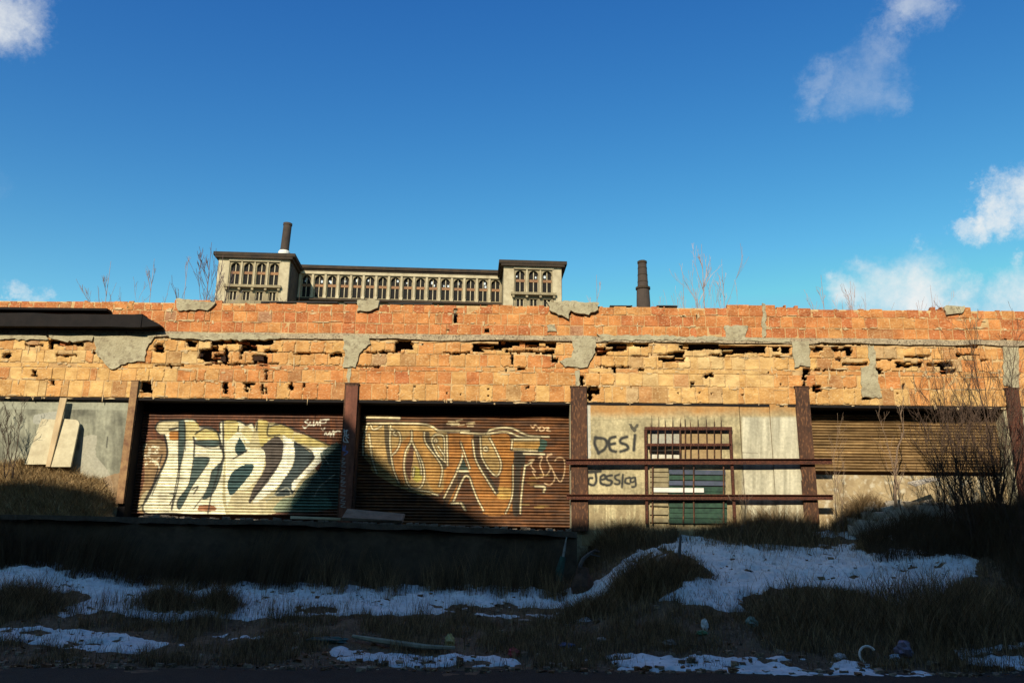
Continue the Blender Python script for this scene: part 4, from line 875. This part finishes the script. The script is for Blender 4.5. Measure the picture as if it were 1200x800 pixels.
shrub(982, 600, 19.6, [(981, 500, .009, 1), (976, 530, .007, 1), (990, 540, .006, 1)], 'thin pale twig plant just right of the rail ends', M_palebark, name='sapling', cat='sapling')
shrub(8, 560, 19.5, [(28, 470, .014, 2), (6, 478, .012, 2), (-8, 470, .012, 2), (18, 500, .010, 1)], 'bare bush against the grey green wall at the left edge', M_bark, base=3.5)
shrub(870, 620, 19.4, [(872, 560, .008, 1), (866, 575, .006, 1), (880, 580, .006, 1)], 'small bare twig plant standing under the right side of the grille', M_palebark, name='sapling', cat='sapling')

# grass: blades as real geometry
def blades(name, X, Y, Z, H, lean, width, cols, kind='stuff', label=None, cat=None, parent=None, dirx=None):
    n = len(X); a = rng.uniform(0, 2*np.pi, n); wx, wy = np.cos(a)*width, np.sin(a)*width
    b = rng.uniform(0, 2*np.pi, n); lx = np.cos(b)*lean*H if dirx is None else dirx*H+np.cos(b)*lean*H*.4; ly = np.sin(b)*lean*H
    P = np.zeros((n, 5, 3)); B = np.stack([X, Y, Z-.03], -1); wv = np.stack([wx, wy, 0*wx], -1)
    P[:, 0] = B-wv; P[:, 1] = B+wv
    Mp = B+np.stack([lx*.35, ly*.35, H*.58], -1); P[:, 2] = Mp-wv*.7; P[:, 3] = Mp+wv*.7
    P[:, 4] = B+np.stack([lx, ly, H], -1)
    i = np.arange(n)*5; tri = np.concatenate([np.stack([i, i+1, i+3], -1), np.stack([i, i+3, i+2], -1), np.stack([i+2, i+3, i+4], -1)])
    c = np.repeat(cols, 5, 0)
    return mk(name, P.reshape(-1, 3), tri, M_grass, parent, attr=('tint', c), kind=kind, label=label, cat=cat, origin=(X.mean(), Y.mean(), Z.min()))
def tint(n, lo=(.085, .055, .027), hi=(.40, .27, .13), pw=1.6):
    t = rng.random(n)[:, None]**pw; return (np.array(lo)*(1-t)+np.array(hi)*t)*rng.uniform(.8, 1.15, (n, 1))
def field(name, n, xr, yr, hr, dens, w=.0045, lean=.35, avoid=.85, tl={}, dirx=None, cl=0):
    X = rng.uniform(*xr, n); Y = rng.uniform(*yr, n)
    if cl:
        kx = rng.uniform(*xr, cl); ky = rng.uniform(*yr, cl); j = rng.integers(0, cl, n); X = kx[j]+rng.normal(0, .13, n); Y = np.clip(ky[j]+rng.normal(0, .10, n), *yr)
    k = rng.random(n) < dens(X, Y)*(1-avoid*np.clip(snow_at(X, Y)*1.6, 0, 1)); X, Y = X[k], Y[k]; n = len(X)
    H = rng.uniform(*hr, n)*(.5+fbm(X*.8+3, Y*.8, 3)); H = H*np.where(snow_at(X, Y) > .3, .8, 1)
    return blades(name, X, Y, gz(X, Y), H, lean, w, tint(n, **tl), dirx=dirx)
ds = lambda X, Y: np.clip((fbm(X*1.2+3, Y*1.2+5, 3)-.36)*5, .06, 1)
field('verge_grass', 150000, (-14, 14), (14.75, 17.2), (.07, .26), ds, avoid=.76)
field('bank_grass', 60000, (-14, 14), (17.0, 19.0), (.06, .24), ds, avoid=.82)
field('wall_grass', 40000, (1.5, 14), (18.8, 19.95), (.10, .36), lambda X, Y: np.clip((Y-18.7), .15, 1)*ds(X, Y)*1.2, tl=dict(hi=(.20, .14, .07)), avoid=.9)
field('tall_weeds', 4200, (-9.2, -4.4), (18.35, 18.88), (.5, 1.35), lambda X, Y: np.clip(fbm(X*.9, Y*.9, 2)*1.3, 0, 1), w=.0042, lean=.25, avoid=.2, tl=dict(hi=(.14, .10, .055)), dirx=.28, cl=60)
field('tall_weeds', 1500, (-12, 3), (16.6, 17.6), (.25, .62), lambda X, Y: 1+0*X, w=.004, lean=.3, avoid=.1, cl=45)
field('tall_weeds', 2200, (-4, 1.2), (18.3, 18.9), (.4, 1.0), lambda X, Y: 1+0*X, w=.004, lean=.3, avoid=.2, cl=26)
field('tall_weeds', 4600, (-14, -9.6), (18.65, 18.95), (.7, 1.35), lambda X, Y: np.clip((-9.3-X)*1.2, 0, 1), w=.0045, lean=.3, avoid=.1, tl=dict(hi=(.10, .07, .04)), cl=70)
field('tall_weeds', 3600, (-9.5, 1.2), (18.55, 18.92), (.5, 1.2), lambda X, Y: 1+0*X, w=.004, lean=.3, avoid=.1, tl=dict(hi=(.16, .11, .06)), dirx=.2, cl=48)
field('right_bank_brush', 26000, (9.6, 14), (15.3, 19.2), (.4, 1.25), lambda X, Y: np.clip((X-9.2-(Y-15)*.1)/1.5, 0, 1), w=.005, lean=.45, avoid=.3, tl=dict(hi=(.075, .055, .03)))
field('right_bank_brush', 12000, (7.6, 13.5), (18.2, 19.2), (.30, .70), lambda X, Y: 1+0*X, w=.005, lean=.5, avoid=.5, tl=dict(hi=(.08, .06, .035)))
# straw on the heap
n = 26000; hx, hy, hz = hg; k = rng.integers(0, hx.size, n)
X = hx.ravel()[k]+rng.normal(0, .05, n); Y = np.minimum(hy.ravel()[k]+rng.normal(0, .02, n), 19.98); kk = (X < Xc(140)) & (X > -14.8)
X, Y, k = X[kk], Y[kk], k[kk]; blades('heap_straw', X, Y, hz.ravel()[k], rng.uniform(.06, .24, len(X)), .9, .006, tint(len(X), lo=(.20, .135, .06), hi=(.62, .44, .21)))
# tussocks that stand out one by one
def tussock(px, py, n, rad, hr, label, tl={}, ry=None, g=None, name='grass_tussock', lean=.55):
    x, y, z = ground_at(px, py); X = x+rng.normal(0, rad, n); Y = y+rng.normal(0, ry or rad*.5, n); Y = np.clip(Y, 14.3, 19.95); Z = gz(X, Y)
    d = np.exp(-((X-x)/rad)**2*.35)
    o = blades(name, X, Y, Z, rng.uniform(*hr, n)*(.4+.8*d), lean, .005, tint(n, **tl), kind=None, label=label, cat='grass tussock'); return o
for a in [(728, 612, 2600, .42, (.2, .6), 'sunlit topped grass tussock at the wall foot under the written names'),
          (755, 690, 3600, .40, (.25, .65), 'large dark tussock parting the snow below the dock end'),
          (798, 672, 2600, .38, (.12, .32), 'low dark tussock on the snow right of the large parted one'),
          (905, 628, 4200, .75, (.2, .6), 'wide dark tussock along the wall foot under the pale panels'),
          (1021, 640, 1500, .20, (.12, .26), 'small round dark tussock alone on the upper snow'),
          (1002, 607, 2600, .34, (.2, .5), 'round dark tussock beside the fourth column foot'),
          (28, 712, 3400, .50, (.15, .45), 'wide dark tussock at the left edge of the snow'),
          (195, 712, 2200, .34, (.2, .5), 'dark tussock in the snow, second from the left'),
          (255, 712, 1600, .25, (.2, .5), 'narrow dark tussock in the snow, third from the left'),
          (690, 722, 2600, .45, (.15, .4), 'brown tussock below the stump at the dock end'),
          (1105, 735, 5200, .85, (.25, .7), 'broad brown tussock at the lower right before the brush'),
          (960, 730, 3800, .9, (.15, .45), 'long low brown tussock below the right snow field')]: tussock(*a[:6])

# ================================================================== ODDS AND ENDS
def crumple(name, px, py, s, material, label, cat, seed=1, dz=.5):
    x, y, z = ground_at(px, py); n1_, n2_ = 9, 14; V = []; r0 = random.Random(seed)
    for i in range(n1_+1):
        for j in range(n2_):
            a = math.pi*i/n1_; b = 2*math.pi*j/n2_; k = 1+r0.uniform(-.28, .28)
            V.append((x+s[0]*k*math.sin(a)*math.cos(b), y+s[1]*k*math.sin(a)*math.sin(b), z+s[2]*dz+s[2]*k*math.cos(a)))
    Fc = [(i*n2_+j, i*n2_+(j+1) % n2_, (i+1)*n2_+(j+1) % n2_, (i+1)*n2_+j) for i in range(n1_) for j in range(n2_)]
    return mk(name, V, Fc, material, label=label, cat=cat)
pl = lambda n, a: mat(n, a, tuple(x*.7 for x in a), scale=12, rough=.5, spec=.5)
crumple('plastic_bag', 826, 737, (.06, .05, .11), pl('white_plastic', (.75, .78, .76)), 'white crumpled plastic bag upright in the grass right of centre', 'bag', 3)
crumple('green_wrapper', 823, 743, (.10, .06, .045), pl('green_plastic', (.10, .24, .12)), 'green wrapper under the white crumpled bag', 'litter', 4)
crumple('plastic_tub', 881, 732, (.10, .08, .09), pl('pale_green_plastic', (.20, .30, .25)), 'pale green plastic lump in the grass right of the white bag', 'litter', 5)
crumple('white_ball', 682, 688, (.075, .07, .075), pl('white_ball_plastic', (.62, .60, .52)), 'round off white lump on the snow at the dock end', 'litter', 6, .6)
crumple('yellow_bottle', 527, 757, (.085, .07, .13), pl('yellow_plastic', (.50, .42, .16)), 'upright yellowish plastic bottle lump behind the pale branch', 'bottle', 7)
crumple('red_wrapper', 602, 768, (.10, .07, .08), pl('red_plastic', (.42, .05, .06)), 'red and white crumpled wrapper right of the pale branch', 'litter', 8)
crumple('blue_wrapper', 664, 757, (.13, .06, .04), pl('blue_plastic', (.08, .14, .32)), 'flat dark blue wrapper in the verge grass', 'litter', 9)
crumple('paper_scrap', 705, 750, (.10, .05, .035), pl('paper', (.42, .38, .34)), 'small pale paper scrap right of the blue wrapper', 'litter', 10)
crumple('paper_scrap', 785, 756, (.11, .07, .06), pl('grey_paper', (.28, .26, .23)), 'grey brown crumpled paper left of the white bag', 'litter', 11)
crumple('paper_scrap', 615, 727, (.12, .06, .02), pl('paper', (.42, .38, .34)), 'flat pale paper lying in the brown grass near the centre', 'litter', 12)
crumple('mauve_bag', 1060, 768, (.15, .10, .15), pl('mauve_plastic', (.20, .17, .24)), 'mauve crumpled bag in the grass at the lower right', 'bag', 13)
crumple('blue_white_bag', 1049, 772, (.09, .06, .05), pl('pale_blue_plastic', (.42, .52, .58)), 'small pale blue bag touching the mauve bag', 'bag', 14)
crumple('white_wrapper', 985, 772, (.11, .06, .06), pl('white_wrap', (.5, .52, .52)), 'white twisted wrapper left of the white plastic hoop', 'litter', 15)
crumple('teal_crate', 386, 752, (.38, .10, .06), pl('teal_plastic', (.02, .11, .10)), 'long dark teal plastic remnant left of the pale branch', 'litter', 16)
# ring seen edge-up, branch, pipe, stump
x, y, z = ground_at(1018, 775); q = MB(); q.tube([(x+.14*math.cos(t), y+.03*math.sin(t), z+.10+.14*math.sin(t)) for t in np.linspace(.6, 4.2, 14)], [.02]*14, 6); q.build('white_hoop', M_white, label='white curved plastic hoop standing in the grass left of the mauve bag', cat='hoop')
q = MB(); pts = [ground_at(px, py) for px, py in ((413, 752), (440, 757), (475, 762), (500, 765), (533, 766))]; q.tube([(p[0], p[1], p[2]+.10) for p in pts], [.03, .05, .055, .045, .03], 7)
q.build('fallen_branch', mat('bare_wood', (.30, .30, .22), (.18, .18, .13), scale=7), label='long pale barkless branch lying across the front snow streak', cat='branch')
q = MB(); a = W(664, 629, 18.7); b = W(660, 652, 18.7); c = W(657, 686, 18.7); q.tube([(b[0], b[1], b[2]), ((a[0]+b[0])/2, a[1], (a[2]+b[2])/2), a], [.03, .024, .012], 7); q2 = MB(); q2.tube([(c[0], c[1], c[2]-.15), (c[0]-.02, c[1], (b[2]+c[2])/2), b], [.085, .09, .06], 9)
pr = empty('leaning_pipe', (c[0], c[1], c[2]-.1), 'short upright green post with a white tip at the right end of the dock', 'post'); q2.build('post_body', mat('post_green', (.05, .11, .085), (.03, .07, .06), scale=9), pr); q.build('post_tip', mat('post_white', (.34, .36, .32), (.2, .2, .18), scale=9), pr)
x, y, z = ground_at(682, 688); y = 18.4; z = gz1(x, y); q = MB()
q.lathe(x, y, [(.20, z-.1), (.24, z+.08), (.20, z+.22), (.14, z+.34), (.12, z+.45)], 11); q.v = [tuple(a+rnd.uniform(-.02, .02) for a in v) for v in q.v]
st = empty('tree_stump', (x, y, z), 'dark stump with one pale arched branch at the right end of the dock', 'stump'); q.build('stump_body', M_bark, st)
q = MB(); A = [W(px, py, 18.35) for px, py in ((680, 672), (680, 662), (683, 655), (690, 649), (697, 645), (703, 646))]; q.tube(A, [.05, .045, .04, .035, .03, .012], 6); q.tube([A[3], W(700, 642, 18.3)], [.02, .006], 5); q.tube([A[3], W(704, 652, 18.3)], [.025, .006], 5)
q.build('arched_branch', mat('grey_wood', (.13, .12, .11), (.07, .065, .06), scale=8), st)
# short stake on the mound
a = W(797, 650, 18.0); xx, yy = a[0], 18.0; zz = gz1(xx, yy); q = MB(); q.tube([(xx, yy, zz-.1), (xx-.01, yy, zz+.3), (xx+.03, yy, zz+.62)], [.04, .035, .02], 6); q.build('wooden_stake', mat('grey_wood', (.13, .12, .11)), label='short grey stake standing on the snow mound below the grille', cat='stake')

gv = MB()
for k in range(1500):
    x = rnd.uniform(-13, 13); y = abs(rnd.gauss(0, .55))+14.35 if k % 3 else rnd.uniform(14.4, 18.6); s_ = abs(rnd.gauss(.012, .014))+.008
    z = gz1(x, y); c_ = rnd.choice([(.20, .17, .13), (.10, .085, .065), (.30, .27, .22), (.16, .09, .05)]); gv.box(x-s_*1.4, x+s_, y-s_, y+s_, z-.01, z+s_*1.1, c_, jit=s_*.4)
gv.build('gravel', M_tile, kind='stuff')
lv = MB()
for k in range(1400):
    x = rnd.uniform(-13, 13); y = rnd.uniform(14.5, 18.8); z = gz1(x, y)+.02; s_ = rnd.uniform(.02, .05); c_ = rnd.choice([(.22, .12, .05), (.30, .19, .09), (.12, .07, .035)])
    a, b = rnd.uniform(0, 6.28), rnd.uniform(-.5, .5); u_ = (math.cos(a)*s_, math.sin(a)*s_, b*s_); w_ = (-math.sin(a)*s_*.6, math.cos(a)*s_*.6, .3*s_)
    P = [(x+i*u_[0]+j*w_[0], y+i*u_[1]+j*w_[1], z+i*u_[2]+j*w_[2]) for i, j in ((-1, 0), (0, -1), (1, 0), (0, 1))]; lv.add(P, [(0, 1, 2), (0, 2, 3)], c_)
lv.build('dead_leaves', M_grass, kind='stuff')
# ================================================================== DISTANT OFFICE BLOCK
D = 180.0; SB = 9.0
ob = empty('office_block', (-22, D+10, 0), 'derelict pale stone high office block with arched top windows seen over the wall', 'office building')
def seg_wall(x0, x1, z0, z1, y0, y1, name, material, mb=None): q = MB(); q.box(x0, x1, y0, y1, z0, z1); return q.build(name, material, ob)
def arch_window(x0, x1, z0, z1, yF, pier=.15, sky_bits=0):
    w = x1-x0; a, b = x0+w*pier, x1-w*pier; r = (b-a)/2; cxm = (a+b)/2; zs = z1-r-.22; q = MB(); dp = .9
    n = 8; arc = [(cxm-r*math.cos(math.pi*k/n), zs+r*math.sin(math.pi*k/n)) for k in range(n+1)]
    q.box(x0+.001, a, yF, yF+dp, z0, z1); q.box(b, x1-.001, yF, yF+dp, z0, z1)
    for k in range(n):
        (xa, za), (xb_, zb_) = arc[k], arc[k+1]; q.prism([(xa, za), (xb_, zb_), (xb_, z1), (xa, z1)], yF, yF+dp)
    q.box(a, b, yF, yF+dp, z0, z0+.35)
    o = q.build('window', M_stone, ob)
    s = MB(); s.box(a+.01, b-.01, yF+.38, yF+.52, z0+(zs-z0)*.64, z0+(zs-z0)*.64+.62); s.build('spandrel', M_spandrel, o)
    f = MB(); f.box(cxm-.09, cxm+.09, yF+.40, yF+.5, z0+.352, zs+r*.98); f.box(a+.01, a+.12, yF+.40, yF+.5, z0+.352, zs); f.box(b-.12, b-.01, yF+.40, yF+.5, z0+.352, zs); f.build('frame', M_palest, o)
    pn = MB(); pn.box(a+.002, b-.002, yF+.56, yF+.60, z0+.352, z1-.36); pn.build('pane', M_glassd, o)
    if sky_bits:
        g = MB()
        for _ in range(sky_bits): gx_ = rnd.uniform(a+.1, b-.5); gz_ = rnd.uniform(z0+(zs-z0)*.68+.6, z1-r*.9-.3); g.box(gx_, gx_+rnd.uniform(.25, .5), yF+.535, yF+.555, gz_, gz_+rnd.uniform(.3, .7))
        g.build('sky_patch', mat('sky_pale', (.62, .68, .72), (.5, .56, .6), scale=1), o)  # pale plates painted as bright sky seen through the empty windows
def part(name, material, x0, x1, y0, y1, z0, z1): q = MB(); q.box(x0, x1, y0, y1, z0, z1); return q.build(name, material, ob)
def zy(py, Y): return W(460, py, Y)[2]
# left and right pavilions, main range
def pavilion(pl_, pr_, wl, wr, nb, name):
    Y = D; x0, x1 = W(pl_, 330, Y)[0], W(pr_, 330, Y)[0]; zt = zy(306, Y); zc = zy(302.3, Y)
    a, b = W(wl, 330, Y)[0], W(wr, 330, Y)[0]; z0, z1 = zy(339.5, Y), zy(311.5, Y)
    part('corner_pier', M_palest, x0, a-.002, Y, Y+2, 0, zt); part('corner_pier', M_palest, b+.002, x1, Y, Y+2, 0, zt)
    part('frieze', M_palest, a, b, Y-.15, Y+1.2, z1+.002, zt)
    st = (b-a)/nb
    for k in range(nb):
        arch_window(a+k*st, a+(k+1)*st, z0, z1, Y+.25, .15, sky_bits=1 if rnd.random() < .4 else 0)
        q = MB(); q.box(a+k*st-.16, a+k*st+.16, Y+.02, Y+.24, z0, z1-.01); q.build('pilaster', M_palest, ob)
    q = MB(); q.box(b-.30, b-.003, Y+.02, Y+.24, z0, z1-.01); q.build('pilaster', M_palest, ob)
    zl = zy(343.5, Y); part('balcony_ledge', M_stone, a-.5, b+.5, Y-.75, Y+.249, zl+.25, z0-.004)
    q = MB()
    for k in range(nb+1): q.box(a+k*st-.25, a+k*st+.25, Y-.55, Y+.24, zl-.35, zl+.245)
    q.build('balcony_bracket', M_stone, ob)
    zw = zy(346, Y); zw2 = zy(356, Y)
    part('wall', M_stone, a, b, Y+.25, Y+1.1, zw, zl+.24)
    for k in range(nb):
        xm = a+(k+.5)*st; f = MB(); f.box(xm-st*.5+.001, xm-st*.30, Y+.25, Y+1.1, zw2, zw-.002); f.box(xm+st*.30, xm+st*.5-.001, Y+.25, Y+1.1, zw2, zw-.002); o = f.build('window', M_stone, ob)
        g = MB(); g.box(xm-st*.30, xm+st*.30, Y+.7, Y+.74, zw2, zw-.004); g.build('pane', M_glassd, o)
        h = MB(); h.box(xm-.12, xm+.12, Y+.5, Y+.6, zw2, zw-.004); h.box(xm-st*.29, xm-st*.29+.16, Y+.5, Y+.6, zw2, zw-.004); h.box(xm+st*.29-.16, xm+st*.29, Y+.5, Y+.6, zw2, zw-.004); h.build('frame', M_palest, o)
    part('lower_wall', M_stone, a, b, Y+.25, Y+1.1, 0, zw2-.002)
    part('body', M_stone, x0+.01, x1-.01, Y+2.01, Y+24, 0, zt)
    part('side_wall', mat('shaded_stone', (.10, .085, .06), (.06, .05, .04), scale=.5), x1-.009, x1+.2, Y+1, Y+24, 0, zt-.01)  # side turned from the sun: its shade is put into a darker stone colour
    part('cornice', M_cornice, x0-1.1, x1+1.2, Y-.8, Y+25, zt+.003, zc); part('cornice_bed', M_cornice, x0-.6, x1+.65, Y-.7, Y+24.5, zt-.55, zt)
pavilion(255, 337, 267, 327, 4, 'l'); pavilion(587.5, 656, 599, 647, 3, 'r')
Ym = D+SB; x0, x1 = W(338, 330, Ym)[0], W(588, 330, Ym)[0]; zt = zy(318.3, Ym); zc = zy(314.6, Ym); z1 = zy(324, Ym); z0 = zy(352, Ym); nb = 17; st = (x1-x0)/nb
part('frieze', M_palest, x0, x1, Ym-.15, Ym+1.2, z1+.002, zt-.4)
for k in range(nb):
    arch_window(x0+k*st, x0+(k+1)*st, z0, z1, Ym+.25, .15, sky_bits=rnd.choice([0, 0, 1, 2, 3]))
    q = MB(); q.box(x0+k*st-.24, x0+k*st+.24, Ym-.02, Ym+.24, z0, z1-.01); q.box(x0+k*st-.36, x0+k*st+.36, Ym-.12, Ym+.239, z0-.1, z0+.7); q.build('pilaster', M_palest, ob)
part('ledge', M_cornice, x0, x1, Ym-.6, Ym+.24, z0-.6, z0-.11); part('lower_wall', M_stone, x0, x1, Ym+.25, Ym+1.1, 0, z0-.003); part('body', M_stone, x0, x1, Ym+1.3, Ym+15, 0, zt)
part('cornice', M_cornice, x0-.5, x1+.5, Ym-.7, Ym+16, zt+.003, zc); part('cornice_bed', M_cornice, x0-.2, x1+.2, Ym-.35, Ym+1.19, zt-.398, zt)
ob.rotation_euler.z = R(3)
# chimneys
Yk = D+6; x, _, zb = W(332.5, 300, Yk); zt = W(337, 262, Yk)[2]
ck = empty('roof_chimney', (x, Yk, zb-.6), 'dark round chimney with a white base on the left pavilion of the office block', 'chimney')
q = MB(); q.lathe(x, Yk, [(1.02, zb+1.2), (.98, zb+2), (.95, zt-.6), (1.05, zt-.5), (1.05, zt)], 18); q.build('flue', M_stack, ck)
q = MB(); q.lathe(x, Yk, [(1.35, zb-.62), (1.35, zb+.9), (1.15, zb+1.19)], 18); q.build('white_base', M_white, ck); ck.rotation_euler.y = R(2.2)
q = MB(); q.box(x-2.6, x-1.4, Yk-.4, Yk+.4, zb-.6, zb-.15); q.box(x+1.5, x+2.3, Yk-.4, Yk+.4, zb-.6, zb+.6); q.build('roof_vent', M_cornice, ck)
Yk = 115.0; x = W(753.5, 340, Yk)[0]; s = Yk/1000*1.03
ck = empty('factory_chimney', (x, Yk, 0), 'tall tapered dark brick chimney with a collar standing alone right of the office block', 'chimney')
zz = lambda py: W(753, py, Yk)[2]
q = MB(); q.lathe(x, Yk, [(8.6*s, 0), (8.2*s, zz(355)), (7.6*s, zz(340)-.02)], 20); q.build('lower_shaft', M_stack, ck)
q = MB(); q.lathe(x, Yk, [(7.7*s, zz(340)), (8.8*s, zz(339)), (8.8*s, zz(337)), (6.6*s, zz(336.2))], 20); q.build('collar', M_cornice, ck)
q = MB(); q.lathe(x, Yk, [(6.4*s, zz(336.2)), (5.2*s, zz(309.5))], 20); q.build('upper_shaft', M_stack, ck)
q = MB(); q.lathe(x, Yk, [(5.2*s, zz(309.4)), (5.8*s, zz(308.6)), (5.8*s, zz(306.6)), (4.8*s, zz(306))], 20); q.build('rim', M_cornice, ck)
q = MB()
for k in range(3): zq = zz(331-k*8); rr_ = (6.28-k*.36)*s; q.lathe(x, Yk, [(rr_, zq), (rr_+.02, zq+.02), (rr_+.02, zq+.10), (rr_, zq+.12)], 20)
q.build('iron_band', M_cornice, ck)

# ================================================================== BUILDING BEHIND THE CAMERA whose roofline shades the foreground
YB = -6.0; tl_ = math.tan(R(EL))/math.cos(R(AZ)); dxs = math.tan(R(AZ))
prof = [(-500, 584), (-60, 584), (60, 582), (138, 592), (160, 606), (305, 608), (322, 596), (345, 566), (368, 532), (392, 503), (404, 495), (412, 497), (430, 520), (470, 554), (530, 583), (590, 611), (600, 619), (930, 622), (952, 619), (985, 614), (1030, 606), (1080, 598), (1200, 590), (1700, 590)]
pts = []
for px, py in prof:
    X, Y, Z = W(px, py, WY+.2); k = (WY+.2)-YB; pts.append((X-k*dxs, Z+k*tl_))
pts = [(-60, pts[0][1]), *pts, (50, pts[-1][1])]
sb = empty('brick_warehouse', (0, YB-4, 0), 'tall brown brick warehouse across the road whose gabled roofline shades the street', 'warehouse')
q = MB()
for i in range(len(pts)-1):
    (xa, za), (xb_, zb_) = pts[i], pts[i+1]; q.prism([(xa, 0), (xb_, 0), (xb_, zb_), (xa, za)], YB-9, YB)
q.build('wall', M_oldbrick, sb)
for r_w in range(4):
    for k in range(-6, 7):
        q = MB(); q.box(k*4.2-1, k*4.2+1, YB+.01, YB+.10, 2+r_w*4.0, 4.4+r_w*4.0); w_ = q.build('window', M_palest, sb)
        q = MB(); q.box(k*4.2-.85, k*4.2+.85, YB+.104, YB+.12, 2.15+r_w*4.0, 4.25+r_w*4.0); q.build('pane', M_glassd, w_)
print('objects', len(bpy.data.objects))
